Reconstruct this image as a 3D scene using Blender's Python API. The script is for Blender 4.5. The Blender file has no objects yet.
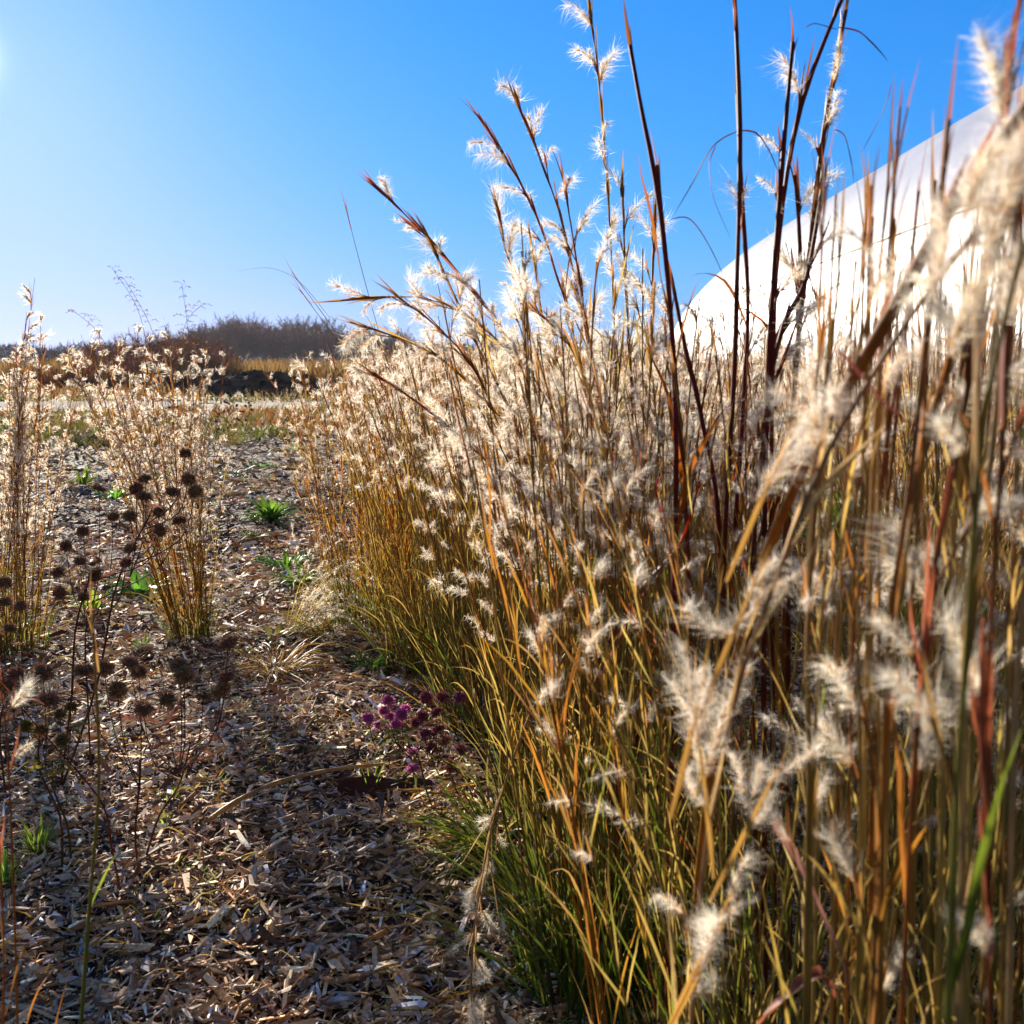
import bpy, math
import numpy as np
from mathutils import Vector, noise as mnoise

# ---------------------------------------------------------------- camera, sky, sun, exposure
C = bpy.context.scene
R = math.radians
FPX, PITCH, CAMH = 1005.0, R(8.3), 1.0
cam_d = bpy.data.cameras.new('camera'); cam = bpy.data.objects.new('camera', cam_d)
C.collection.objects.link(cam); C.camera = cam
cam.location = (0, 0, CAMH); cam.rotation_euler = (R(90) - PITCH, 0, 0)
cam_d.sensor_width = 36; cam_d.lens = 36 * FPX / 1024
cam_d.clip_start = 0.02; cam_d.clip_end = 6000
cam_d.dof.use_dof = True; cam_d.dof.focus_distance = 2.6; cam_d.dof.aperture_fstop = 11.0

SUN_EL, SUN_AZ = R(14.5), R(-27.5)          # azimuth from +Y towards +X
sund = Vector((math.sin(SUN_AZ) * math.cos(SUN_EL), math.cos(SUN_AZ) * math.cos(SUN_EL), math.sin(SUN_EL)))
W = bpy.data.worlds.new('World'); C.world = W; W.use_nodes = True
nt = W.node_tree; bg = nt.nodes['Background']
sky = nt.nodes.new('ShaderNodeTexSky'); sky.sky_type = 'NISHITA'; sky.sun_disc = False
sky.sun_elevation = SUN_EL; sky.sun_rotation = SUN_AZ
sky.air_density = 1.15; sky.dust_density = 0.35; sky.ozone_density = 3.0; sky.altitude = 200
EXPO = 1.6
# the camera's own tone response for the sky: each channel soft limited, so the glow round the sun keeps its blue
def mth(op, a, b=None):
    n = nt.nodes.new('ShaderNodeMath'); n.operation = op
    for i, v in enumerate((a, b)):
        if v is None: continue
        if isinstance(v, (int, float)): n.inputs[i].default_value = v
        else: nt.links.new(v, n.inputs[i])
    return n.outputs[0]
sep = nt.nodes.new('ShaderNodeSeparateColor'); cmb = nt.nodes.new('ShaderNodeCombineColor'); nt.links.new(sky.outputs[0], sep.inputs[0])
def soft(x, k): return mth('DIVIDE', x, mth('ADD', mth('DIVIDE', x, k), 1.0))
G0 = 0.13; OUTK = 10 * 2 ** -EXPO
rr_ = soft(mth('MULTIPLY', mth('POWER', mth('MULTIPLY', sep.outputs[0], G0), 1.75), .42), .9)
gg_ = soft(mth('MULTIPLY', sep.outputs[1], G0), 1.3)
bb_ = mth('MULTIPLY', mth('POWER', mth('MULTIPLY', sep.outputs[2], G0), .5), 1.2)
tcw = nt.nodes.new('ShaderNodeTexCoord'); dt = nt.nodes.new('ShaderNodeVectorMath'); dt.operation = 'DOT_PRODUCT'; nt.links.new(tcw.outputs['Generated'], dt.inputs[0]); dt.inputs[1].default_value = sund
wmr = nt.nodes.new('ShaderNodeMapRange'); wmr.interpolation_type = 'SMOOTHSTEP'; wmr.inputs['From Min'].default_value = .5; wmr.inputs['From Max'].default_value = -.1; nt.links.new(dt.outputs['Value'], wmr.inputs['Value'])
wk = wmr.outputs[0]; inv = mth('SUBTRACT', 1.0, wk)
aur = mth('ADD', mth('MULTIPLY', mth('POWER', mth('MAXIMUM', dt.outputs['Value'], 0), 5000), 1.3), mth('MULTIPLY', mth('POWER', mth('MAXIMUM', dt.outputs['Value'], 0), 110), .07))
rr_, gg_, bb_ = mth('ADD', rr_, aur), mth('ADD', gg_, aur), mth('ADD', bb_, aur)      # bright air right round the sun
for i, v in enumerate((rr_, gg_, bb_)):       # away from the sun the sky returns to its plain, paler self
    raw = mth('MULTIPLY', mth('MULTIPLY', sep.outputs[i], G0 * .75), wk)
    nt.links.new(mth('MULTIPLY', mth('ADD', mth('MULTIPLY', v, inv), raw), OUTK), cmb.inputs[i])
nt.links.new(cmb.outputs[0], bg.inputs[0]); bg.inputs[1].default_value = 0.1
sl = bpy.data.lights.new('sun', 'SUN'); sl.energy = 5.0; sl.angle = R(0.55); sl.color = (1.0, 0.90, 0.76)
so = bpy.data.objects.new('sun', sl); C.collection.objects.link(so)
so.rotation_euler = (-sund).to_track_quat('-Z', 'Y').to_euler()
C.view_settings.view_transform = 'Standard'; C.view_settings.look = 'None'
C.view_settings.exposure = EXPO; C.view_settings.gamma = 1; C.view_settings.use_curve_mapping = False
C.render.engine = 'CYCLES'
cy = C.cycles
cy.max_bounces = 7; cy.diffuse_bounces = 4; cy.glossy_bounces = 2; cy.transmission_bounces = 5; cy.transparent_max_bounces = 6
cy.use_denoising = True; cy.sample_clamp_indirect = 6

# ---------------------------------------------------------------- helpers
rs = np.random.RandomState
def nrm(a):
    a = np.asarray(a, float)
    return a / (np.linalg.norm(a, axis=-1, keepdims=True) + 1e-12)
cp, sp = math.cos(PITCH), math.sin(PITCH)
def at(px, py, d):
    """world point seen at pixel (px,py) at ground distance d (along +Y)"""
    x = (px - 512) / FPX; y = (512 - py) / FPX
    fy = cp + y * sp; fz = y * cp - sp
    return np.array([x / fy * d, d, CAMH + fz / fy * d])
def ground_at(px, py):
    x = (px - 512) / FPX; y = (512 - py) / FPX
    fy = cp + y * sp; fz = y * cp - sp
    d = -CAMH / fz * fy
    return np.array([x / fy * d, d, 0.0])

_tab = rs(7).rand(256, 256)
def vnoise(x, y):
    xi = np.floor(x).astype(int); yi = np.floor(y).astype(int)
    fx = x - xi; fy = y - yi; fx = fx * fx * (3 - 2 * fx); fy = fy * fy * (3 - 2 * fy)
    a = _tab[xi & 255, yi & 255]; b = _tab[(xi + 1) & 255, yi & 255]
    c = _tab[xi & 255, (yi + 1) & 255]; d = _tab[(xi + 1) & 255, (yi + 1) & 255]
    return (a * (1 - fx) + b * fx) * (1 - fy) + (c * (1 - fx) + d * fx) * fy
def hgt(x, y):
    x = np.asarray(x, float); y = np.asarray(y, float)
    h = (vnoise(x * 1.3 + 3, y * 1.3 + 9) - .5) * .05 + (vnoise(x * 4 + 30, y * 4 + 9) - .5) * .03 + (vnoise(x * 15, y * 15) - .5) * .014
    r = np.hypot(x, y)
    h = h * np.clip(1.5 - r / 40, 0, 1)
    return h

class Acc:
    def __init__(s): s.v = []; s.q = []; s.t = []; s.c = []; s.n = 0
    def add(s, v, q=None, t=None, c=(1, 1, 1)):
        v = np.asarray(v, float).reshape(-1, 3)
        c = np.asarray(c, float)
        if c.ndim == 1: c = np.tile(c, (len(v), 1))
        s.v.append(v); s.c.append(c)
        if q is not None and len(q): s.q.append(np.asarray(q, int) + s.n)
        if t is not None and len(t): s.t.append(np.asarray(t, int) + s.n)
        s.n += len(v)
    def strip(s, P, w, side, c, fold=0.0):
        n = len(P); w = np.broadcast_to(np.asarray(w, float), (n,))[:, None]
        T = nrm(np.gradient(P, axis=0))
        S = np.broadcast_to(np.asarray(side, float), (n, 3)); S = nrm(S - T * (S * T).sum(1, keepdims=True))
        c = np.asarray(c, float); c = np.tile(c, (n, 1)) if c.ndim == 1 else c
        if fold:
            N = np.cross(T, S)
            V = np.concatenate([P - S * w / 2 + N * w * fold, P, P + S * w / 2 + N * w * fold])
            i = np.arange(n - 1)
            q = np.concatenate([np.stack([i, i + n, i + n + 1, i + 1], 1), np.stack([i + n, i + 2 * n, i + 2 * n + 1, i + n + 1], 1)])
            s.add(V, q, None, np.concatenate([c, c * 1.15, c]))
        else:
            V = np.concatenate([P - S * w / 2, P + S * w / 2]); i = np.arange(n - 1)
            s.add(V, np.stack([i, i + n, i + n + 1, i + 1], 1), None, np.concatenate([c, c]))
    def tube(s, P, r, c, k=5):
        n = len(P); r = np.broadcast_to(np.asarray(r, float), (n,))
        T = nrm(np.gradient(P, axis=0))
        up = np.array([0, 1., 0.03]) if abs(T[0, 1]) < .8 else np.array([1., 0, .03])
        A = nrm(np.cross(T, up)); B = np.cross(T, A)
        th = np.arange(k) * 2 * math.pi / k
        V = P[:, None, :] + (A[:, None, :] * np.cos(th)[None, :, None] + B[:, None, :] * np.sin(th)[None, :, None]) * r[:, None, None]
        i, j = np.meshgrid(np.arange(n - 1), np.arange(k), indexing='ij'); i = i.ravel(); j = j.ravel(); j2 = (j + 1) % k
        q = np.stack([i * k + j, i * k + j2, (i + 1) * k + j2, (i + 1) * k + j], 1)
        c = np.asarray(c, float); c = np.tile(c, (n, 1)) if c.ndim == 1 else c
        s.add(V.reshape(-1, 3), q, None, np.repeat(c, k, axis=0))
    def hairs(s, P, D, w, c, bend=None, rng=None):
        """thin two-segment hairs: P starts, D vectors (with length)"""
        n = len(P); rnd = (rng or rs(1)).normal(size=(n, 3)); S = nrm(np.cross(D, rnd)) * w / 2
        b = 0 if bend is None else bend
        M = P + D * .55; E = P + D + b
        V = np.concatenate([P - S, P + S, M + S * .8, M - S * .8, E])
        i = np.arange(n)
        s.add(V, np.stack([i, i + n, i + 2 * n, i + 3 * n], 1), np.stack([i + 3 * n, i + 2 * n, i + 4 * n], 1), c if np.ndim(c) == 1 else np.tile(c, (5, 1)))
    def mesh(s, name):
        me = bpy.data.meshes.new(name)
        if not s.v: return me
        V = np.concatenate(s.v); Cc = np.concatenate(s.c)
        q = np.concatenate(s.q) if s.q else np.zeros((0, 4), int); t = np.concatenate(s.t) if s.t else np.zeros((0, 3), int)
        me.vertices.add(len(V)); me.vertices.foreach_set('co', V.ravel().astype(np.float32))
        L = np.concatenate([q.ravel(), t.ravel()]).astype(np.int32)
        me.loops.add(len(L)); me.loops.foreach_set('vertex_index', L)
        st = np.concatenate([np.arange(len(q)) * 4, len(q) * 4 + np.arange(len(t)) * 3]).astype(np.int32)
        me.polygons.add(len(st)); me.polygons.foreach_set('loop_start', st)
        me.polygons.foreach_set('use_smooth', np.full(len(st), getattr(s, 'smooth', True)))
        ca = me.color_attributes.new('Col', 'FLOAT_COLOR', 'POINT')
        ca.data.foreach_set('color', np.concatenate([np.clip(Cc, 0, 1), np.ones((len(Cc), 1))], 1).ravel().astype(np.float32))
        me.update(calc_edges=True); me.validate()
        return me
def link(o): C.collection.objects.link(o); return o
def obj(name, me, m, parent=None):
    if isinstance(me, Acc): me = me.mesh(name)
    o = link(bpy.data.objects.new(name, me))
    if m is not None and not me.materials: me.materials.append(m)
    if parent is not None: o.parent = parent
    return o
def tag(o, label=None, cat=None, group=None, kind=None):
    if label: o['label'] = label
    if cat: o['category'] = cat
    if group: o['group'] = group
    if kind: o['kind'] = kind
    return o
def empty(name, loc=(0, 0, 0), rz=0, sc=1.0):
    o = link(bpy.data.objects.new(name, None)); o.location = tuple(loc); o.rotation_euler = (0, 0, rz); o.scale = (sc,) * 3
    o.empty_display_size = .1; return o
def ccopy(src, parent, loc=None, rot=None, sc=None):
    c = src.copy(); link(c); c.parent = parent
    if loc is not None: c.location = tuple(loc)
    if rot is not None: c.rotation_euler = rot
    if sc is not None: c.scale = (sc,) * 3
    return c

# ---------------------------------------------------------------- materials
def newmat(name):
    m = bpy.data.materials.new(name); m.use_nodes = True; n = m.node_tree
    for x in list(n.nodes): n.nodes.remove(x)
    return m, n, n.nodes.new('ShaderNodeOutputMaterial')
def plantmat(name, transl=.4, spec=.35, rough=.5, var=.25, scale=60, hue=.03, strk=True, sat=1.0, val=1.0):
    m, n, out = newmat(name); N = n.nodes.new; L = n.links.new
    at_ = N('ShaderNodeAttribute'); at_.attribute_name = 'Col'
    oi = N('ShaderNodeObjectInfo'); tc = N('ShaderNodeTexCoord')
    no = N('ShaderNodeTexNoise'); no.inputs['Scale'].default_value = scale; no.inputs['Detail'].default_value = 3
    mp = N('ShaderNodeMapping'); mp.inputs['Scale'].default_value = (1, 1, .25 if strk else 1)
    L(tc.outputs['Object'], mp.inputs[0]); L(mp.outputs[0], no.inputs['Vector'])
    mr = N('ShaderNodeMapRange'); mr.inputs['To Min'].default_value = val * (1 - var * 1.6); mr.inputs['To Max'].default_value = val * (1 + var * 1.6)
    L(no.outputs['Fac'], mr.inputs['Value'])
    hv = N('ShaderNodeHueSaturation'); hv.inputs['Saturation'].default_value = sat
    L(at_.outputs['Color'], hv.inputs['Color']); L(mr.outputs[0], hv.inputs['Value'])
    mh = N('ShaderNodeMapRange'); mh.inputs['To Min'].default_value = .5 - hue; mh.inputs['To Max'].default_value = .5 + hue * .7
    L(oi.outputs['Random'], mh.inputs['Value']); L(mh.outputs[0], hv.inputs['Hue'])
    b = N('ShaderNodeBsdfPrincipled'); b.inputs['Roughness'].default_value = rough; b.inputs['Specular IOR Level'].default_value = spec
    L(hv.outputs[0], b.inputs['Base Color'])
    if transl > 0:
        t = N('ShaderNodeBsdfTranslucent'); L(hv.outputs[0], t.inputs[0])
        mx = N('ShaderNodeMixShader'); mx.inputs[0].default_value = transl
        L(b.outputs[0], mx.inputs[1]); L(t.outputs[0], mx.inputs[2]); L(mx.outputs[0], out.inputs[0])
    else: L(b.outputs[0], out.inputs[0])
    return m
M_stem = plantmat('dry_stem', .35, .15, .55, .35, 90, .018, sat=1.15, val=.72)
M_leaf = plantmat('dry_blade', .5, .2, .5, .3, 70, .018, sat=1.15, val=.74)
M_green = plantmat('green_leaf', .5, .35, .45, .25, 60, .02)
M_fluff = plantmat('seed_fluff', .60, .1, .7, .06, 80, .01)
M_chip = plantmat('wood_chip', 0, .16, .75, .35, 160, .0, False, sat=1.0)
M_head = plantmat('dead_seed_head', .1, .2, .7, .3, 150, .02, False)
M_petal = plantmat('purple_floret', .4, .2, .5, .15, 150, .01, False)
M_twig = plantmat('bare_twig', .0, .2, .7, .3, 2, .03, False)

def ground_material():
    m, n, out = newmat('ground_soil'); N = n.nodes.new; L = n.links.new
    g = N('ShaderNodeNewGeometry'); b = N('ShaderNodeBsdfPrincipled'); b.inputs['Roughness'].default_value = .9; b.inputs['Specular IOR Level'].default_value = .2
    n1 = N('ShaderNodeTexNoise'); n1.inputs['Scale'].default_value = 45; n1.inputs['Detail'].default_value = 6; n1.inputs['Roughness'].default_value = .7
    L(g.outputs['Position'], n1.inputs['Vector'])
    r1 = N('ShaderNodeValToRGB'); e = r1.color_ramp.elements
    e[0].position = .3; e[0].color = (.022, .014, .009, 1); e[1].position = .72; e[1].color = (.20, .14, .09, 1)
    x = e.new(.5); x.color = (.075, .048, .03, 1)
    L(n1.outputs['Fac'], r1.inputs[0])
    n2 = N('ShaderNodeTexNoise'); n2.inputs['Scale'].default_value = .35; n2.inputs['Detail'].default_value = 5
    L(g.outputs['Position'], n2.inputs['Vector'])
    r2 = N('ShaderNodeValToRGB'); e = r2.color_ramp.elements
    e[0].position = .35; e[0].color = (.10, .055, .02, 1); e[1].position = .65; e[1].color = (.07, .075, .02, 1)
    x = e.new(.5); x.color = (.16, .10, .035, 1)
    L(n2.outputs['Fac'], r2.inputs[0])
    sx = N('ShaderNodeSeparateXYZ'); L(g.outputs['Position'], sx.inputs[0])
    ma = N('ShaderNodeMath'); ma.operation = 'MULTIPLY_ADD'; ma.inputs[1].default_value = 9; L(n2.outputs['Fac'], ma.inputs[0]); L(sx.outputs['Y'], ma.inputs[2])
    mr = N('ShaderNodeMapRange'); mr.inputs['From Min'].default_value = 12; mr.inputs['From Max'].default_value = 16; L(ma.outputs[0], mr.inputs['Value'])
    mx = N('ShaderNodeMix'); mx.data_type = 'RGBA'; L(mr.outputs[0], mx.inputs['Factor']); L(r1.outputs[0], mx.inputs[6]); L(r2.outputs[0], mx.inputs[7])
    L(mx.outputs[2], b.inputs['Base Color'])
    bp = N('ShaderNodeBump'); bp.inputs['Strength'].default_value = .8; bp.inputs['Distance'].default_value = .012
    L(n1.outputs['Fac'], bp.inputs['Height']); L(bp.outputs[0], b.inputs['Normal']); L(b.outputs[0], out.inputs[0])
    return m
def simplemat(name, c1, c2, scale, rough=.85, bump=.02, transl=0, det=5):
    m, n, out = newmat(name); N = n.nodes.new; L = n.links.new
    g = N('ShaderNodeNewGeometry'); b = N('ShaderNodeBsdfPrincipled'); b.inputs['Roughness'].default_value = rough
    if rough > .8: b.inputs['Specular IOR Level'].default_value = .05
    n1 = N('ShaderNodeTexNoise'); n1.inputs['Scale'].default_value = scale; n1.inputs['Detail'].default_value = det; L(g.outputs['Position'], n1.inputs['Vector'])
    r1 = N('ShaderNodeValToRGB'); e = r1.color_ramp.elements
    e[0].position = .35; e[0].color = (*c1, 1); e[1].position = .65; e[1].color = (*c2, 1); L(n1.outputs['Fac'], r1.inputs[0]); L(r1.outputs[0], b.inputs['Base Color'])
    if bump:
        bp = N('ShaderNodeBump'); bp.inputs['Distance'].default_value = bump; L(n1.outputs['Fac'], bp.inputs['Height']); L(bp.outputs[0], b.inputs['Normal'])
    if transl:
        t = N('ShaderNodeBsdfTranslucent'); L(r1.outputs[0], t.inputs[0]); mx = N('ShaderNodeMixShader'); mx.inputs[0].default_value = transl
        L(b.outputs[0], mx.inputs[1]); L(t.outputs[0], mx.inputs[2]); L(mx.outputs[0], out.inputs[0])
    else: L(b.outputs[0], out.inputs[0])
    return m

# ---------------------------------------------------------------- ground
def build_ground():
    def axis(lo, hi, n, near):
        t = np.linspace(-1, 1, n); s = np.sinh(t * 7.2) / np.sinh(7.2)
        return s
    n = 321
    t = np.linspace(-1, 1, n)
    xs = np.sinh(t * 7.5) / math.sinh(7.5) * 900
    ys = np.sinh(np.linspace(-.85, 1, 421) * 7.5) / math.sinh(7.5) * 900 + 3
    X, Y = np.meshgrid(xs, ys)
    Z = hgt(X, Y)
    V = np.stack([X, Y, Z], -1).reshape(-1, 3); ny, nx = X.shape
    i, j = np.meshgrid(np.arange(ny - 1), np.arange(nx - 1), indexing='ij'); a = (i * nx + j).ravel()
    A = Acc(); A.add(V, np.stack([a, a + 1, a + nx + 1, a + nx], 1), None, (1, 1, 1))
    tag(obj('ground', A, ground_material()), kind='structure')
build_ground()
# gravel road
def build_road():
    xs = np.linspace(-34, -8.0, 60); A = Acc(); V = []
    for k, o in enumerate((-3.0, -1.5, 0, 1.5, 3.0)):
        y = 24 + .12 * (xs + 14) + o + .25 * np.sin(xs * .7 + k); V.append(np.stack([xs, y, hgt(xs, y) * 0 + .035 + .02 * (abs(o) < 2)], -1))
    V = np.concatenate(V); q = []
    for r in range(4):
        i = np.arange(59) + r * 60; q.append(np.stack([i, i + 1, i + 61, i + 60], 1))
    A.add(V, np.concatenate(q), None, (1, 1, 1))
    tag(obj('gravel_road', A, simplemat('road_gravel', (.09, .085, .09), (.17, .155, .16), 14, .98)), kind='structure')
build_road()

# mounds of dark soil
def mound(cx, cy, rx, ry, h, seed, name, label, cat, mat, kind=None):
    n = 70; u = np.linspace(-1.15, 1.15, n); X, Y = np.meshgrid(u, u); r = np.hypot(X, Y)
    nz = vnoise(X * 4 + seed * 7, Y * 4 + seed) + .5 * vnoise(X * 9 + seed, Y * 9) + .35 * vnoise(X * 22, Y * 22 + seed)
    Z = np.clip(1 - r ** 2, 0, 1) ** .8 * h * .75 * (.45 + .55 * nz) - .05
    A = Acc(); V = np.stack([cx + X * rx, cy + Y * ry, Z], -1).reshape(-1, 3)
    i, j = np.meshgrid(np.arange(n - 1), np.arange(n - 1), indexing='ij'); a = (i * n + j).ravel()
    A.add(V, np.stack([a, a + 1, a + n + 1, a + n], 1)); A.smooth = False
    return tag(obj(name, A, mat), label, cat, 'soil heaps beyond the path' if cat else None, kind)
M_soil = simplemat('dark_soil', (.035, .02, .014), (.15, .09, .055), 3, .95, .06)
for k, (px, d, rx, ry, h, lb) in enumerate([
        (262, 34, 2.6, 1.6, 1.0, 'dark brown soil heap just left of the tall central grass'),
        (296, 36, 1.6, 1.3, .85, 'small dark soil heap touching the edge of the tall central grass'),
        (205, 37, 1.9, 1.6, 1.15, 'dark soil heap behind the slender grass clump on the path'),
        (236, 38, 2.2, 1.5, .9, 'low dark soil heap between two larger heaps')]):
    p = at(px, 365, d); mound(p[0], d, rx, ry, h, k + 3, 'soil_heap', lb, 'soil heap', M_soil)

# ---------------------------------------------------------------- white air-supported dome
DC = np.array([38.05, 87.5, 0.]); DA, DB, DH = 19.1, 76.5, 18.5; DE, DROT = .34, -.040
def build_dome():
    nu, nv = 200, 90
    U, Vv = np.meshgrid(np.linspace(0, 2 * math.pi, nu, endpoint=False), np.linspace(0, 1, nv))
    ph = Vv * math.pi / 2
    def se(x, p): return np.sign(x) * np.abs(x) ** p
    wob = 1 + .002 * np.sin(U * 40) * np.cos(ph)
    x = DA * se(np.cos(U), DE) * np.cos(ph) * wob; y = DB * se(np.sin(U), DE) * np.cos(ph) ** .9 * wob; z = DH * np.sin(ph)
    x, y = x * math.cos(DROT) - y * math.sin(DROT), x * math.sin(DROT) + y * math.cos(DROT)
    P = np.stack([DC[0] + x, DC[1] + y, z - .05], -1)
    A = Acc(); i, j = np.meshgrid(np.arange(nv - 1), np.arange(nu), indexing='ij'); i = i.ravel(); j = j.ravel(); j2 = (j + 1) % nu
    A.add(P.reshape(-1, 3), np.stack([i * nu + j, i * nu + j2, (i + 1) * nu + j2, (i + 1) * nu + j], 1), None, (.8, .8, .8))
    root = empty('air_dome', DC); tag(root, 'huge white air supported dome rising behind the right hand grass', 'dome')
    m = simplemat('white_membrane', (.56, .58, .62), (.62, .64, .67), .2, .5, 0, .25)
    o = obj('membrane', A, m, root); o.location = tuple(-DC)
    me = o.data; me.materials.append(simplemat('grey_membrane', (.285, .30, .355), (.37, .385, .43), .16, .5, 0, .2))  # greyer membrane colour for the faces above the seam
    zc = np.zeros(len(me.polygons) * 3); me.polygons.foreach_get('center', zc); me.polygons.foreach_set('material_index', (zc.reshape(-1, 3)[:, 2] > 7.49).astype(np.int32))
    zs = 7.49; f = math.asin(zs / DH); u = np.linspace(0, 2 * math.pi, 241)
    S = np.stack([DA * se(np.cos(u), DE) * math.cos(f), DB * se(np.sin(u), DE) * math.cos(f) ** .9, zs + .0 * u], -1); c_, s_ = math.cos(DROT), math.sin(DROT)
    S = np.stack([DC[0] + c_ * S[:, 0] - s_ * S[:, 1], DC[1] + s_ * S[:, 0] + c_ * S[:, 1], S[:, 2]], -1)
    B = Acc(); B.tube(S, .12, (.3, .29, .25), 6); o = obj('seam', B, simplemat('seam_tape', (.30, .29, .25), (.5, .48, .42), 1.5, .6, 0), root); o.location = tuple(-DC)
    B = Acc(); ring = P[0].copy(); ring[:, 2] = .25; ring = np.concatenate([ring, ring[:1]]); B.tube(ring, .35, (.5, .5, .5), 6)
    o = obj('base_beam', B, simplemat('concrete', (.3, .3, .29), (.4, .4, .38), 2), root); o.location = tuple(-DC)
build_dome()

# ---------------------------------------------------------------- plant makers
def walk(p, d, L, n, bend, rng=None, jit=0.0, ease=1.0):
    """path from p starting along d, turning by vector bend along its length"""
    p = np.array(p, float); d = nrm(d); out = [p]; bend = np.asarray(bend, float); h = L / (n - 1)
    J = rng.normal(size=(n, 3)) * jit if jit else None
    for i in range(n - 1):
        f = ((i + .5) / (n - 1)) ** ease
        d = d + bend / (n - 1) * (ease + 1) * f
        if jit: d = d + J[i]
        d = d / math.sqrt(d @ d); out.append(out[-1] + d * h)
    return np.array(out)
PAL = {  # base, lower, middle, top, leaf, bract
    'olive': [(.11, .14, .035), (.20, .17, .055), (.33, .24, .09), (.34, .20, .09), (.42, .29, .11), (.38, .20, .09)],
    'gold': [(.17, .17, .05), (.36, .27, .09), (.50, .37, .15), (.46, .28, .12), (.54, .40, .15), (.46, .26, .11)],
    'rust': [(.22, .15, .05), (.40, .20, .07), (.40, .19, .08), (.30, .13, .07), (.50, .26, .09), (.34, .15, .08)],
    'mahog': [(.22, .11, .05), (.28, .09, .05), (.22, .06, .045), (.17, .05, .04), (.34, .11, .055), (.28, .11, .06)],
    'green': [(.06, .12, .025), (.12, .18, .04), (.24, .23, .07), (.36, .25, .10), (.19, .23, .05), (.38, .23, .10)],
    'pale': [(.28, .20, .09), (.46, .32, .15), (.54, .39, .21), (.50, .34, .19), (.60, .44, .23), (.54, .38, .20)]}
def pcol(pal, t):
    k = np.array(PAL[pal][:4]); t = np.clip(np.asarray(t, float), 0, 1) * 3
    return np.stack([np.interp(t, range(4), k[:, j]) for j in range(3)], -1)
FL = (.93, .86, .72)
def tuft(F, p, d, out, size, nh, rng, w, col=FL):
    ax = walk(p, d, size, 5, nrm(out) * .9 + np.array([0, 0, -.1]))
    t = rng.rand(nh) * 4; i = np.minimum(t.astype(int), 3); f = (t - i)[:, None]
    P = ax[i] * (1 - f) + ax[i + 1] * f
    T = nrm(ax[i + 1] - ax[i]); rnd = nrm(rng.normal(size=(nh, 3)))
    D = nrm(T * .5 + rnd * .72 + nrm(out) * .3) * (size * (.18 + .36 * rng.rand(nh) ** 1.3))[:, None]
    B = rng.normal(size=(nh, 3)) * size * .11 + rng.normal(size=3) * size * .10
    c = np.array(col) * (.76 + .24 * rng.rand() + .1 * rng.rand(nh, 1)) * np.array([[1, 1, 1]])
    F.hairs(P, D, w, c, B, rng)
    # golden glumes along the raceme
    m = max(6, nh // 8); k = rng.randint(0, 4, m)
    F.hairs(ax[k], nrm(T[:m] + .35 * rng.normal(size=(m, 3))) * size * .30, w * 2.6, np.array([.50, .29, .10]), None, rng)
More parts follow.
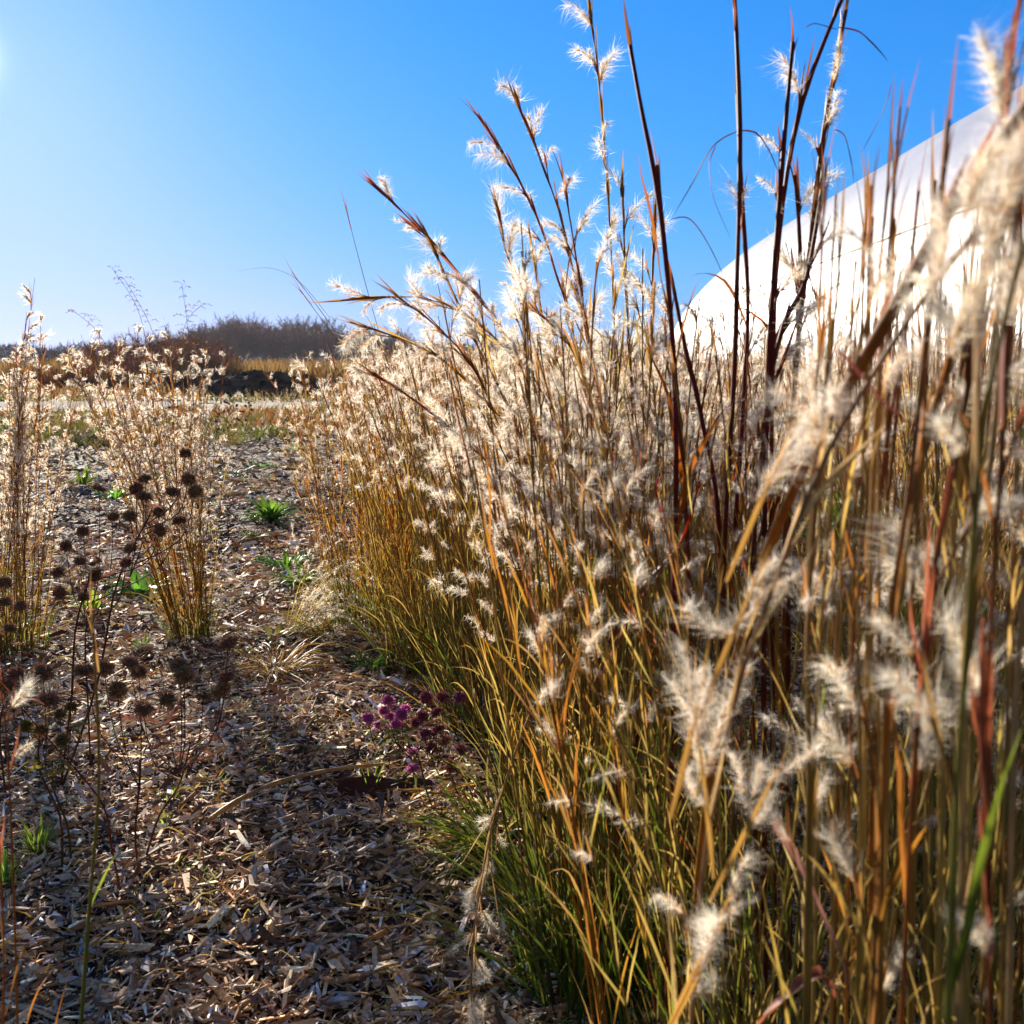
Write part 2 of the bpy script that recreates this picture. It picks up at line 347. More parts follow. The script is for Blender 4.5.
def detail(path, S, Lf, F, rng, pal, r0=.0015, lod=1.0, tufts=(.5, .97), nt=9, leaves=6, tsize=.034, nh=90, hw=.0006, leaflen=(.1, .24), thick=1.0, k=5, taper=.62):
    """stem tube S, blades Lf, fluff F along a path"""
    n = len(path); seg = np.linalg.norm(np.diff(path, axis=0), axis=1); s = np.concatenate([[0], np.cumsum(seg)]); Lt = s[-1]; s /= Lt
    def pt(t):
        i = min(int(np.searchsorted(s, t, 'right')) - 1, n - 2); f = (t - s[i]) / (s[i + 1] - s[i] + 1e-9)
        return path[i] * (1 - f) + path[i + 1] * f, nrm(path[i + 1] - path[i])
    S.tube(path, r0 * (1 - taper * s) * (1 + .12 * np.sin(s * 37)), pcol(pal, s) * (.85 + .3 * rng.rand()), k)
    lc = np.array(PAL[pal][4]); bc = np.array(PAL[pal][5]); base = np.array(PAL[pal][0])
    for q in range(leaves):
        t = .04 + .8 * rng.rand() ** 1.0; p, T = pt(t); a = rng.rand() * 6.283; rad = np.array([math.cos(a), math.sin(a), 0])
        LL = rng.uniform(*leaflen) * (1.15 - .5 * t); droop = rng.choice([.12, .45, 1.6], p=[.6, .30, .10])
        P = walk(p, T + rad * (.12 + .22 * rng.rand()), LL, 8 if droop < 1 else 11, rad * .5 * droop + np.array([0, 0, -1.0]) * droop, rng, .05)
        u = np.linspace(0, 1, len(P)); wd = rng.uniform(.0020, .0036) * thick * np.minimum(1, (1 - u) * 2.2) * np.minimum(1, .5 + u * 4)
        green = (base * (1 - t) + lc * t) if rng.rand() < (.85 if t < .35 else .4) else lc
        c0 = green * rng.uniform(.7, 1.25); c1 = lc * rng.uniform(.75, 1.2)
        tw = rng.uniform(-2.5, 2.5); sd = nrm(np.cross(T, rad)); nn = nrm(np.cross(T, sd))
        side = sd * np.cos(u * tw)[:, None] + nn * np.sin(u * tw)[:, None]
        Lf.strip(P, wd, side, c0 * (1 - u)[:, None] + c1 * u[:, None], .25 if lod > .7 else 0)
    if thick > 1.25 and nt:
        for q in range(nt * 2):      # long clasping bracts that thicken the flowering top
            t = tufts[0] + (tufts[1] - tufts[0]) * rng.rand(); p, T = pt(min(t, .97)); rad = nrm(rng.normal(size=3)); LL = rng.uniform(.05, .10); u = np.linspace(0, 1, 6)
            Lf.strip(walk(p + rad * .001, T + rad * .06, LL, 6, -rad * .05, rng, .02), .0042 * np.array([.6, 1, 1, .8, .5, .05]), np.cross(T, rad), bc * rng.uniform(.6, 1.3), .35)
    lo, hi = tufts
    for q in range(nt):
        t = lo + (hi - lo) * (q + rng.rand() * .8) / nt; p, T = pt(min(t, .985)); a = rng.rand() * 6.283
        rad = nrm(np.cross(T, [math.cos(a), math.sin(a), .2])); BL = rng.uniform(.015, .060) * (1.25 - .6 * t)
        P = walk(p, T + rad * rng.uniform(.12, .30), BL, 4, rad * .15)
        S.tube(P, r0 * .38, bc * .8, 3)
        e = P[-1]; d2 = nrm(P[-1] - P[-2])
        # bract (spathe) clasping the tuft
        bl = rng.uniform(.025, .05); Q = walk(e - d2 * .012, d2 - rad * .05, bl, 5, -rad * .25); u = np.linspace(0, 1, 5)
        Lf.strip(Q, .0034 * thick * np.array([.5, 1, .9, .6, .05]), np.cross(d2, rad), bc * rng.uniform(.8, 1.3), .3)
        for kk in range(2 if rng.rand() < .6 else 1):
            o2 = nrm(rad + .6 * rng.normal(size=3)); tuft(F, e, nrm(d2 + .3 * o2), o2, tsize * rng.uniform(.5, 1.25), int(nh * lod * rng.uniform(.5, 1.1)), rng, hw / max(lod, .35))
    # tip: narrow bunch of bracts
    p, T = path[-2], nrm(path[-1] - path[-2])
    for q in range(3):
        rad = nrm(rng.normal(size=3)); P = walk(p - T * .02 * q, T + rad * .1, rng.uniform(.04, .08), 5, rad * .15)
        Lf.strip(P, .0028 * thick * np.array([.6, 1, .8, .5, .05]), np.cross(T, rad), bc * rng.uniform(.8, 1.2), .3)

def basal(rng, n, r, L, pals, lod=1.0, wid=1.0):
    A = Acc()
    for i in range(n):
        a = rng.rand() * 6.283; rr = r * math.sqrt(rng.rand()); rad = np.array([math.cos(a), math.sin(a), 0])
        LL = L * rng.uniform(.45, 1.1); up = rng.uniform(.6, 2.2)
        P = walk(rad * rr - np.array([0, 0, .02]), rad * .45 * rng.rand() + np.array([0, 0, up]) + .15 * rng.normal(size=3), LL, 8, rad * rng.uniform(.2, 1.0) + np.array([0, 0, -1]) * rng.uniform(.1, 1.5), rng, .04)
        P[:, 2] = np.maximum(P[:, 2], -.01)
        u = np.linspace(0, 1, 8); k = PAL[pals[rng.randint(len(pals))]]
        c0 = np.array(k[0]) * rng.uniform(.7, 1.3); c1 = np.array(k[4]) * rng.uniform(.6, 1.15)
        m = np.clip(u * rng.uniform(.6, 1.6), 0, 1)[:, None]
        A.strip(P, wid * rng.uniform(.0022, .0042) * np.minimum(1, (1 - u) * 2.5 + .02), nrm(np.cross([0, 0, 1], rad) + .5 * rng.normal(size=3)), c0 * (1 - m) + c1 * m, .22 if lod > .6 else 0)
    return A

# library of stalks: sets of (stem mesh, blade mesh, fluff mesh)
def stalk_lib(seed, n, pals, H=1.2, lod=1.0, bends=(.02, .07, .15, .35), **kw):
    rng = rs(seed); lib = []
    for i in range(n):
        S, Lf, F = Acc(), Acc(), Acc(); pal = pals[i % len(pals)]
        h = H * rng.uniform(.85, 1.08); b = rng.choice(bends, p=[.4, .35, .17, .08])
        P = walk((0, 0, -.03), (.03 + .05 * rng.rand(), 0.02 * rng.normal(), 1), h, 16, (b, .06 * rng.normal(), -b * .15), rng, .012, 1.4)
        detail(P, S, Lf, F, rng, pal, lod=lod, **kw)
        lib.append((S.mesh('stalk'), Lf.mesh('leaf_blades'), F.mesh('seed_fluff')))
        for me, m in zip(lib[-1], (M_stem, M_leaf, M_fluff)): me.materials.append(m)
    return lib
LIB_MAIN = stalk_lib(11, 18, ['olive', 'gold', 'olive', 'rust', 'gold', 'olive'], 1.2, 1.0, nt=4, leaves=9, tufts=(.76, .985), nh=110, r0=.0026, leaflen=(.10, .22), tsize=.036)
LIB_THIN = stalk_lib(12, 12, ['gold', 'rust', 'rust'], 1.12, .7, nt=12, leaves=6, tufts=(.38, .98), tsize=.032, nh=95, bends=(.02, .06, .10, .16), hw=.0013, r0=.0017)

LIB_RUST = stalk_lib(15, 12, ['rust', 'rust', 'gold'], 1.15, .8, nt=6, leaves=11, tufts=(.62, .98), tsize=.028, nh=70, hw=.0009, r0=.0019)

def clump(loc, n, r, hs, lib, seed, label, group, name='grass_clump', spread=.16, bias=(0, 0), nb=120, bL=.4, bp=('green', 'gold', 'olive'), cat='grass clump', bw=1.0, maxlean=.5):
    rng = rs(seed); root = empty(name, (loc[0], loc[1], float(hgt(loc[0], loc[1])))); tag(root, label, cat, group)
    for i in range(n):
        a = rng.rand() * 6.283; rr = math.sqrt(rng.rand()); x, y = math.cos(a) * rr, math.sin(a) * rr
        S, Lf, F = lib[rng.randint(len(lib))]; s = hs * (rng.uniform(.82, 1.08) if rng.rand() < .9 else rng.uniform(.7, .85))
        lx, ly = x * spread + bias[0] + .05 * rng.normal(), y * spread + bias[1] + .05 * rng.normal(); ln = min(math.hypot(lx, ly), maxlean)
        az = math.atan2(ly, lx) + .35 * rng.normal()
        o = link(bpy.data.objects.new('stalk', S)); o.parent = root; o.location = (x * r, y * r, 0)
        # local +X bend turned outward, then tipped outward by ln
        o.rotation_euler = (0, ln, az); o.scale = (s,) * 3
        l = link(bpy.data.objects.new('leaf_blades', Lf)); l.parent = o
        f = link(bpy.data.objects.new('seed_fluff', F)); f.parent = o
    if nb: obj('basal_leaves', basal(rng, nb, r * 1.15, bL, bp, wid=bw), M_leaf, root)
    return root

# ---------------------------------------------------------------- the nearest clumps: every stalk its own object
G1 = 'bluestem clumps beside the wood chip path'
g = ground_at
clump(g(610, 985), 98, .13, .90, LIB_MAIN, 21, 'tall green based grass clump nearest the middle of the view, stalks reaching the sky', G1, spread=.07, bias=(-.01, 0), nb=380, bL=.40, bp=('green', 'green', 'green', 'green', 'olive'), bw=1.25)
clump(g(560, 830), 66, .13, .86, LIB_MAIN, 22, 'leaning grass clump behind the fallen pale stalk, plumes arching left over the path', G1, spread=.09, bias=(-.03, 0), nb=150, bL=.34, bp=('green', 'olive', 'gold'))
clump(g(440, 672), 78, .16, .92, LIB_RUST, 23, 'bushy orange and green clump directly behind the purple flowers', G1, spread=.10, bias=(-.03, 0), nb=260, bL=.5, bp=('green', 'gold', 'olive', 'rust'))
clump(g(655, 850), 76, .13, .84, LIB_MAIN, 24, 'upright olive stemmed clump between the tallest straw clump and the dark red stalks', G1, spread=.07, bias=(.0, 0), nb=150, bL=.4, bp=('green', 'green', 'olive'))
clump(g(500, 735), 60, .14, .92, LIB_MAIN, 25, 'grass clump with curled rusty blades standing right of the purple flowers', G1, spread=.10, bias=(-.02, .0), nb=200, bL=.42, bp=('green', 'gold', 'rust'))
clump(g(192, 640), 60, .07, .98, LIB_THIN, 26, 'slender isolated grass clump standing in the path, white tufts down its length', G1, spread=.08, bias=(-.07, 0), nb=80, bL=.35, bp=('gold', 'green', 'olive'))
clump(g(10, 655), 64, .11, 1.02, LIB_THIN, 27, 'fluffy grass clump cut by the left edge of the view', G1, spread=.07, bias=(-.01, 0), nb=100, bL=.35, bp=('gold', 'green', 'olive'))
clump(g(372, 625), 84, .17, .90, LIB_RUST, 28, 'airy clump of reddish stalks where the tall grass edge meets the path', G1, spread=.09, bias=(-.02, 0), nb=240, bL=.42, bp=('gold', 'green', 'rust', 'olive'))

for i, (px, d, hs_, n_, lb) in enumerate([(742, 3.1, 1.02, 30, 'taller rusty clump whose tips cross the foot of the white dome, left one'), (905, 3.3, 1.06, 34, 'taller rusty clump whose tips cross the white dome right of the diagonal stalk'), (1000, 2.7, 1.0, 34, 'taller rusty clump before the dome at the right edge'), (815, 6.6, 1.18, 40, 'far rusty clump with dark tips crossing the middle of the dome foot')]):
    clump((at(px, 365, d)[0], d, 0), n_, .15, hs_, LIB_RUST, 160 + i, lb, G1, spread=.09, nb=60)

# ---------------------------------------------------------------- bed of clumps further back: one object each, three meshes per kind
def bed_lib(seed, n, pals, ns, r, H, lod, spread, bl, bp, **kw):
    rng = rs(seed); out = []
    for v in range(n):
        S, Lf, F = Acc(), Acc(), Acc()
        for i in range(ns):
            a = rng.rand() * 6.283; rr = math.sqrt(rng.rand()); o = np.array([math.cos(a), math.sin(a), 0]) * rr
            P = walk(o * r + [0, 0, -.03], o * spread + [.05 * rng.normal(), .05 * rng.normal(), 1], H * rng.uniform(.7, 1.08), 11, o * rng.choice([.05, .12, .35]) + [0, 0, -.05], rng, .015, 1.4)
            detail(P, S, Lf, F, rng, pals[rng.randint(len(pals))], lod=lod, k=3, **kw)
        B = basal(rng, 130, r * 1.2, bl, bp, .5)
        out.append([(nm, A.mesh(nm), m) for nm, A, m in (('stalks', S, M_stem), ('leaf_blades', Lf, M_leaf), ('seed_fluff', F, M_fluff), ('basal_leaves', B, M_leaf))])
        for nm, me, m in out[-1]: me.materials.append(m)
    return out
BED = bed_lib(41, 5, ['rust', 'rust', 'olive', 'gold', 'rust'], 72, .17, 1.10, .5, .07, .45, ('gold', 'green', 'rust', 'olive'), nt=2, leaves=11, tufts=(.80, .985), tsize=.044, nh=60, hw=.0006, thick=1.2, r0=.0021)
PALE = bed_lib(42, 3, ['pale', 'gold', 'olive'], 34, .2, 1.14, .3, .2, .4, ('gold', 'pale', 'olive'), nt=5, leaves=6, tufts=(.68, .98), nh=60, hw=.0022 * .35, thick=1.6, r0=.002)
def bed_clump(v, x, y, s, rz, label, group, name='grass_clump'):
    root = empty(name, (x, y, float(hgt(x, y))), rz, s); tag(root, label, 'grass clump', group)
    for nm, me, m in v:
        o = link(bpy.data.objects.new(nm, me)); o.parent = root
rng = rs(55); pts = []
def try_pt(x, y, dmin):
    for a, b in pts:
        if (a - x) ** 2 + (b - y) ** 2 < dmin ** 2: return False
    pts.append((x, y)); return True
def edge(y): return np.interp(y, [1.9, 2.5, 3.6, 4.3, 6, 9.6, 14], [.12, .15, -.30, -.62, -.95, -1.65, -2.2])
nb_ = 0
for k in range(4000):
    y = rng.uniform(2.6, 9.5); x = rng.uniform(-1.8, .66 * y)
    ux = x / y
    if x < edge(y) + .12: continue
    if y < 3.3 and ux < .08: continue
    if ux > .17 and y < 4.4 and ux < .40: continue
    if ux > .24 and y < 6.2 and ux < .42: continue
    if ux >= .40 and y < 2.6: continue
    if not try_pt(x, y, .40 if y < 5 else .62): continue
    nb_ += 1
    bed_clump(BED[rng.randint(5)], x, y, rng.uniform(.80, 1.06) * (1 if y < 5 else .97), rng.rand() * 6.28,
              'tawny grass clump packed in the dense bed behind the nearest clumps', 'clumps packed in the dense grass bed')
    if nb_ > 150: break
pts = []; n2 = 0
for k in range(3000):
    y = rng.uniform(9.5, 19); x = rng.uniform(edge(y) + .2, .6 * y)
    if not try_pt(x, y, .95): continue
    n2 += 1
    bed_clump(PALE[rng.randint(3)], x, y, rng.uniform(.9, 1.12) * (1.12 if x > .12 * y else 1), rng.rand() * 6.28, 'pale grass clump in the far part of the bed below the white dome', 'pale clumps in the far bed')
    if n2 > 90: break
# small clumps dotted over the meadow on the left
for i, (px, py, s, lb) in enumerate([(62, 432, .55, 'small white tufted clump in the meadow, leftmost beside the gravel road'), (84, 436, .62, 'white tufted clump in front of the gravel road behind the left fluffy clump'), (107, 430, .55, 'white tufted clump at the near edge of the gravel road'),
        (256, 424, .5, 'small pale clump in the meadow under the soil heaps, left one of two'), (284, 422, .52, 'small pale clump in the meadow under the soil heaps, right one of two'), (30, 440, .7, 'pale clump half hidden behind the fluffy clump at the left edge'),
        (235, 446, .42, 'small clump with dark dried flowers below the soil heaps'), (150, 438, .5, 'small clump seen through the slender isolated clump'), (128, 448, .45, 'low rusty clump left of the slender isolated clump')]):
    p = g(px, py); bed_clump(PALE[i % 3], p[0], p[1], s, i * 1.3, lb, 'small clumps dotted over the meadow')

# ---------------------------------------------------------------- hero stalks laid out as curves in space
def spline(K, n=26):
    K = np.array(K, float); m = len(K); t = np.linspace(0, m - 1, n); out = []
    for u in t:
        i = min(int(u), m - 2); f = u - i
        p0, p1, p2, p3 = K[max(i - 1, 0)], K[i], K[i + 1], K[min(i + 2, m - 1)]
        out.append(.5 * ((2 * p1) + (-p0 + p2) * f + (2 * p0 - 5 * p1 + 4 * p2 - p3) * f * f + (-p0 + 3 * p1 - 3 * p2 + p3) * f ** 3))
    return np.array(out)
def hero(root, pix, d, seed, pal, n=26, toground=True, **kw):
    """pix: list of pixels from base to tip; d: distance or list"""
    rng = rs(seed); dd = np.broadcast_to(np.asarray(d, float), (len(pix),))
    K = [at(px, py, q) for (px, py), q in zip(pix, dd)]
    if toground and K[0][2] > .02:
        T = K[0] - K[min(2, len(K) - 1)]; T = T / max(abs(T[2]), 1e-3); T[:2] = np.clip(T[:2], -.12, .12); e = K[0] + np.array([T[0], T[1], -1]) * K[0][2]
        K = [e, (K[0] + e) / 2] + K; K[0][2] = -.02
    P = spline(K, n) - np.array(root.location)
    S, Lf, F = Acc(), Acc(), Acc(); detail(P, S, Lf, F, rng, pal, **kw)
    o = obj('stalk', S, M_stem, root)
    if Lf.v: obj('leaf_blades', Lf, M_leaf, o)
    if F.v: obj('seed_fluff', F, M_fluff, o)
    return o
def ribbon(root, pix, d, w, c, tw=1.5, name='curled_leaf', n=22, c2=None):
    dd = np.broadcast_to(np.asarray(d, float), (len(pix),))
    P = spline([at(px, py, q) for (px, py), q in zip(pix, dd)], n) - np.array(root.location)
    u = np.linspace(0, 1, n); A = Acc(); side = np.stack([np.cos(u * tw + .5), np.sin(u * tw + .5), .3 + 0 * u], -1)
    cc = np.array(c) if c2 is None else np.array(c)[None] * (1 - u)[:, None] + np.array(c2)[None] * u[:, None]
    A.strip(P, w * np.minimum(1, (1 - u) * 3 + .04) * np.minimum(1, .4 + u * 4), side, cc, .3)
    return obj(name, A, M_leaf, root)
# arching plumed stalks over the path
b = g(575, 930); rc = empty('grass_clump', (b[0], b[1] + .15, 0)); tag(rc, 'loose clump of long stalks arching up and left into the blue sky with white plumes', 'grass clump', G1)
HK = dict(nt=13, leaves=7, tufts=(.52, .985), nh=230, hw=.00042, tsize=.050, r0=.0028, thick=1.7)
for i, (pix, pal) in enumerate([
        ([(640, 720), (590, 500), (535, 380), (455, 268), (368, 178)], 'rust'), ([(650, 760), (600, 560), (540, 395), (448, 305), (340, 300)], 'gold'),
        ([(620, 720), (560, 500), (485, 402), (430, 352), (350, 322)], 'gold'), ([(610, 800), (600, 560), (588, 400), (540, 225), (478, 114)], 'rust'),
        ([(640, 800), (625, 560), (595, 380), (560, 215), (512, 90)], 'rust'), ([(600, 860), (598, 600), (584, 380), (520, 290), (497, 205)], 'gold'),
        ([(640, 840), (620, 560), (590, 350), (575, 250), (563, 178)], 'rust'), ([(612, 880), (618, 600), (615, 350), (605, 150), (588, -12)], 'gold'),
        ([(650, 860), (640, 600), (632, 400), (626, 280), (622, 175)], 'olive'), ([(660, 860), (652, 620), (650, 400), (652, 300), (655, 215)], 'olive'),
        ([(590, 860), (560, 600), (520, 440), (470, 330), (430, 240)], 'gold'), ([(570, 860), (545, 600), (500, 430), (460, 350), (390, 290)], 'rust'),
        ([(600, 840), (560, 600), (500, 480), (440, 420), (372, 372)], 'rust'), ([(585, 900), (582, 600), (560, 400), (545, 330), (532, 250)], 'gold')]):
    hero(rc, pix, np.linspace(1.9, 1.72, 5) + .02 * (i % 5), 300 + i, pal, **HK)
# two bare blue green stalks leaning left
b = g(470, 740); rb = empty('grass_stalk_pair', (b[0], b[1], 0)); tag(rb, 'pair of thin dark stalks leaning up and left beyond the plumed clump', 'grass stalks')
for i, pix in enumerate([[(470, 740), (440, 560), (400, 430), (345, 345), (292, 272)], [(478, 740), (450, 560), (405, 420), (370, 300), (345, 205)], [(460, 740), (430, 560), (395, 440), (350, 360), (300, 290)]]):
    hero(rb, pix, 2.55, 330 + i, 'olive', nt=0, leaves=3, r0=.0017, leaflen=(.12, .2))
ribbon(rb, [(330, 318), (300, 282), (270, 268), (232, 272)], 2.55, .0018, (.16, .13, .07))
# dark mahogany stalks
b = g(738, 1010); b = np.array([at(735, 900, 1.25)[0], 1.25, 0]); rm = empty('tall_grass_clump', b); tag(rm, 'tall clump of dark red brown stalks rising above the white dome', 'grass clump')
MK = dict(leaves=5, r0=.0040, taper=.35, tufts=(.72, .97), nh=150, hw=.0004, tsize=.044, leaflen=(.14, .3), thick=1.7)
for i, (pix, d, nt) in enumerate([
        ([(668, 1000), (672, 700), (676, 420), (662, 225), (640, 101), (630, 45)], 1.15, 0), ([(725, 980), (722, 620), (734, 380), (737, 281), (740, 131), (734, -15)], 1.2, 1),
        ([(735, 980), (733, 600), (744, 400), (748, 300), (742, 200), (737, 90)], 1.24, 0), ([(765, 1000), (764, 600), (768, 380), (772, 300), (785, 131), (793, 42)], 1.2, 3),
        ([(775, 1000), (772, 600), (772, 400), (778, 250), (800, 110), (850, -20)], 1.22, 3), ([(785, 1000), (784, 600), (795, 375), (808, 260), (824, 131), (846, 10)], 1.25, 9),
        ([(790, 1000), (788, 600), (792, 440), (798, 340), (800, 250), (795, 175)], 1.28, 5), ([(700, 1000), (690, 620), (684, 480), (676, 380), (668, 280), (657, 165)], 1.2, 0),
        ([(740, 1000), (722, 560), (702, 420), (686, 350), (672, 280)], 1.22, 0), ([(760, 990), (752, 620), (764, 430), (782, 330), (806, 280), (822, 190)], 1.2, 4)]):
    k = dict(MK); k['nt'] = nt; hero(rm, pix, d, 350 + i, 'mahog' if i not in (5,) else 'rust', n=30, **k)
dk = (.12, .03, .025)
for pix, w in [([(740, 130), (722, 138), (708, 152), (690, 186), (673, 216)], .004), ([(716, 145), (709, 165), (714, 200), (731, 239)], .0022), ([(740, 131), (756, 134), (768, 150), (778, 172)], .0045),
        ([(672, 219), (690, 220), (710, 248), (731, 294)], .003), ([(838, 28), (858, 32), (872, 44), (888, 61)], .0045), ([(891, 84), (884, 108), (872, 132), (861, 154)], .002), ([(834, 130), (844, 136), (850, 158), (854, 184)], .003),
        ([(806, 28), (815, 24), (830, 28), (838, 30)], .003)]:
    ribbon(rm, pix, 1.21, w, dk)
ribbon(rm, [(700, 480), (680, 540), (650, 575), (631, 598), (632, 618), (656, 648), (676, 686), (690, 720)], 1.12, .0065, (.30, .06, .03), 2.2, c2=(.6, .22, .05))
ribbon(rm, [(664, 520), (657, 490), (664, 474), (672, 474)], 1.15, .005, (.26, .05, .03))
ribbon(rm, [(600, 680), (640, 600), (690, 540), (712, 512)], 1.15, .005, (.24, .10, .08))
ribbon(rm, [(725, 460), (738, 455), (722, 462), (702, 492)], 1.15, .004, (.5, .25, .15))

# foreground: very near stalks, base below the frame
fx = at(760, 900, .62); rf = empty('foreground_grass_clump', (fx[0], .62, 0)); tag(rf, 'very near clump with a long stalk slanting up to the right and big soft plumes', 'grass clump', 'soft focus clumps nearest the lens')
FK = dict(leaves=3, r0=.0023, nh=240, hw=.00022, tsize=.036, thick=1.3, leaflen=(.08, .18), k=7)
def hf(root, pix, d, seed, pal, **kw):
    k = dict(FK); k.update(kw); return hero(root, pix, d, seed, pal, n=30, **k)
hf(rf, [(690, 1040), (698, 880), (716, 740), (756, 585), (800, 475), (856, 372), (900, 298), (947, 214), (1040, 90)], [.95, .9, .82, .72, .64, .57, .52, .47, .42], 401, 'rust', nt=3, r0=.0036, taper=.05, tufts=(.80, .98))
hf(rf, [(690, 1040), (704, 860), (735, 700), (768, 600), (815, 480), (862, 392), (930, 290), (1040, 160)], [.62, .6, .57, .55, .53, .5, .47, .44], 402, 'pale', nt=3, r0=.0020, taper=.4, tufts=(.5, .98))
tl = [((730, 640), (750, 590), (22, -30)), ((690, 740), (700, 700), (-18, -30)), ((745, 830), (770, 780), (26, -25)), ((705, 800), (700, 750), (-10, -30)),
      ((700, 960), (728, 900), (14, -30)), ((690, 990), (712, 950), (-10, -30)), ((760, 500), (785, 440), (20, -28))]
rng = rs(77); S, F, Lf = Acc(), Acc(), Acc(); F2 = []
for i, (p0, p1, dr) in enumerate(tl):
    d = .56; a = at(*p0, d); e = at(*p1, d); dn = nrm(e - a); o3 = nrm(at(p1[0] + dr[0], p1[1] + dr[1], d) - e)
    L0 = np.array(rf.location)
    P = walk(a - dn * .05 - L0, dn, .11, 6, o3 * .1); Lf.strip(P, .0034 * np.array([.5, 1, 1, .8, .5, .05]), np.cross(dn, [0, 1, 0]) + rng.normal(size=3) * .3, np.array([.42, .26, .10]) * rng.uniform(.7, 1.2), .35)
    for q in range(4): tuft(F, a + (e - a) * (q / 3.) - L0 + rng.normal(size=3) * .003, nrm(dn + .4 * rng.normal(size=3)), nrm(o3 + .7 * rng.normal(size=3)), .034 * rng.uniform(.6, 1.2), 190, rng, .00018)
obj('leaf_blades', Lf, M_leaf, rf); obj('seed_fluff', F, M_fluff, rf)
ribbon(rf, [(838, 352), (848, 362), (880, 400), (917, 430), (970, 458), (1015, 504)], .5, .003, (.16, .05, .05))
ribbon(rf, [(772, 822), (786, 845), (801, 872), (820, 915), (842, 960), (850, 1000)], .62, .008, (.22, .12, .10))
ribbon(rf, [(758, 1025), (785, 1000), (816, 975), (826, 982), (836, 1000)], .6, .009, (.34, .15, .09), 2.5)
ribbon(rf, [(745, 640), (760, 600), (762, 560), (742, 560)], .56, .002, (.5, .3, .1))

# right hand foreground clumps: individual stalks, fine blur from the lens
LIB_FORE = stalk_lib(14, 15, ['gold', 'olive', 'gold', 'rust', 'green'], 1.12, 1.5, nt=2, leaves=10, tufts=(.66, .98), nh=90, hw=.00032, tsize=.028, r0=.0018, thick=.9, k=6)
G2 = 'soft focus clumps nearest the lens'
clump((.28, 1.0, 0), 98, .16, .92, LIB_FORE, 61, 'near clump of rusty upright stalks in front of the shaded gap, bases below the view', G2, spread=.12, nb=50, bL=.35, bp=('gold', 'rust', 'green'))
clump((.66, 1.25, 0), 100, .17, .98, LIB_FORE, 62, 'near clump of olive and orange stalks under the dome, right of the shaded gap', G2, spread=.14, bias=(.08, 0), nb=60, bL=.35, bp=('gold', 'rust', 'green'))
clump((.44, .72, 0), 70, .10, 1.0, LIB_FORE, 63, 'closest clump of blurred stalks at the right edge, leaning right at the top', G2, spread=.10, bias=(.12, -.02), nb=30, bL=.3, bp=('gold', 'rust', 'green'))
clump((.84, 1.75, 0), 100, .18, 1.0, LIB_FORE, 64, 'tall clump at the right edge behind the closest blurred stalks', G2, spread=.14, nb=60, bL=.4, bp=('gold', 'olive', 'green'))
b = at(965, 700, .40); rg = empty('green_stalk_clump', (b[0], .40, 0)); tag(rg, 'blurred thick green stalk with red sheaths close to the lens at the right edge', 'grass clump', G2)
hf(rg, [(946, 1040), (955, 820), (967, 640), (980, 450), (1002, 330), (1040, 180)], .40, 421, 'green', nt=2, r0=.0030, tufts=(.75, .98), leaves=2)
hf(rg, [(990, 1040), (985, 800), (992, 600), (1000, 480), (1012, 300), (1030, 100)], .44, 422, 'rust', nt=5, r0=.0022, tufts=(.6, .98), leaves=2)
hf(rg, [(900, 1040), (912, 800), (930, 600), (960, 440), (990, 250), (1015, 20)], .5, 423, 'rust', nt=6, r0=.0024, tufts=(.65, .98), leaves=3)
hf(rg, [(870, 1040), (880, 800), (900, 600), (925, 450), (965, 330), (1020, 180)], .55, 424, 'olive', nt=6, r0=.0022, tufts=(.5, .98), leaves=3)

# ---------------------------------------------------------------- dead round seed heads on branching stems
def head_mesh(seed, r=.017, flat=.8, col=(.20, .10, .055), col2=(.50, .27, .14), name='seed_head'):
    rng = rs(seed); A = Acc(); n = 420; D = nrm(rng.normal(size=(n, 3))); 
    # knobbly core
    th, ph = np.meshgrid(np.linspace(0, math.pi, 9), np.linspace(0, 2 * math.pi, 12, endpoint=False), indexing='ij')
    P = np.stack([np.sin(th) * np.cos(ph), np.sin(th) * np.sin(ph), np.cos(th) * flat], -1) * r * .72 * (1 + .12 * rng.normal(size=th.shape)[..., None])
    i, j = np.meshgrid(np.arange(8), np.arange(12), indexing='ij'); i = i.ravel(); j = j.ravel(); j2 = (j + 1) % 12
    A.add(P.reshape(-1, 3), np.stack([i * 12 + j, (i + 1) * 12 + j, (i + 1) * 12 + j2, i * 12 + j2], 1), None, np.array(col) * .7)
    D[:, 2] *= flat
    mix = rng.rand(n, 1) ** 2
    A.hairs(D * r * .6, nrm(D + .45 * rng.normal(size=(n, 3)) + .25 * rng.normal(size=3)) * r * rng.uniform(.2, .75, (n, 1)), .0022, np.array(col) * (1 - mix) + np.array(col2) * mix, None, rng)
    m = 26; a = rng.rand(m) * 6.283; B = np.stack([np.cos(a), np.sin(a), -.35 - .4 * rng.rand(m)], -1)
    A.hairs(B * r * .5 * np.array([1, 1, 1]), nrm(B) * r * rng.uniform(.6, 1.0, (m, 1)), .0028, np.array(col2) * .8, None, rng)
    A.smooth = False
    me = A.mesh(name); me.materials.append(M_head); return me
HEADS = [head_mesh(s, flat=f) for s, f in ((1, .8), (2, .6), (3, .95), (4, .75), (21, .5), (22, .85), (23, .7))]
HEADP = [head_mesh(s, .015, .8, (.52, .09, .27), (.85, .28, .52), 'flower_head') for s in (5, 6, 7)]
HEADM = [head_mesh(s, .014, .85, (.22, .05, .07), (.42, .14, .14), 'flower_head') for s in (8, 9)]
for me in HEADP: me.materials.clear(); me.materials.append(M_petal)
HEADY = [head_mesh(9, .015, .7, (.16, .10, .03), (.35, .24, .07))]
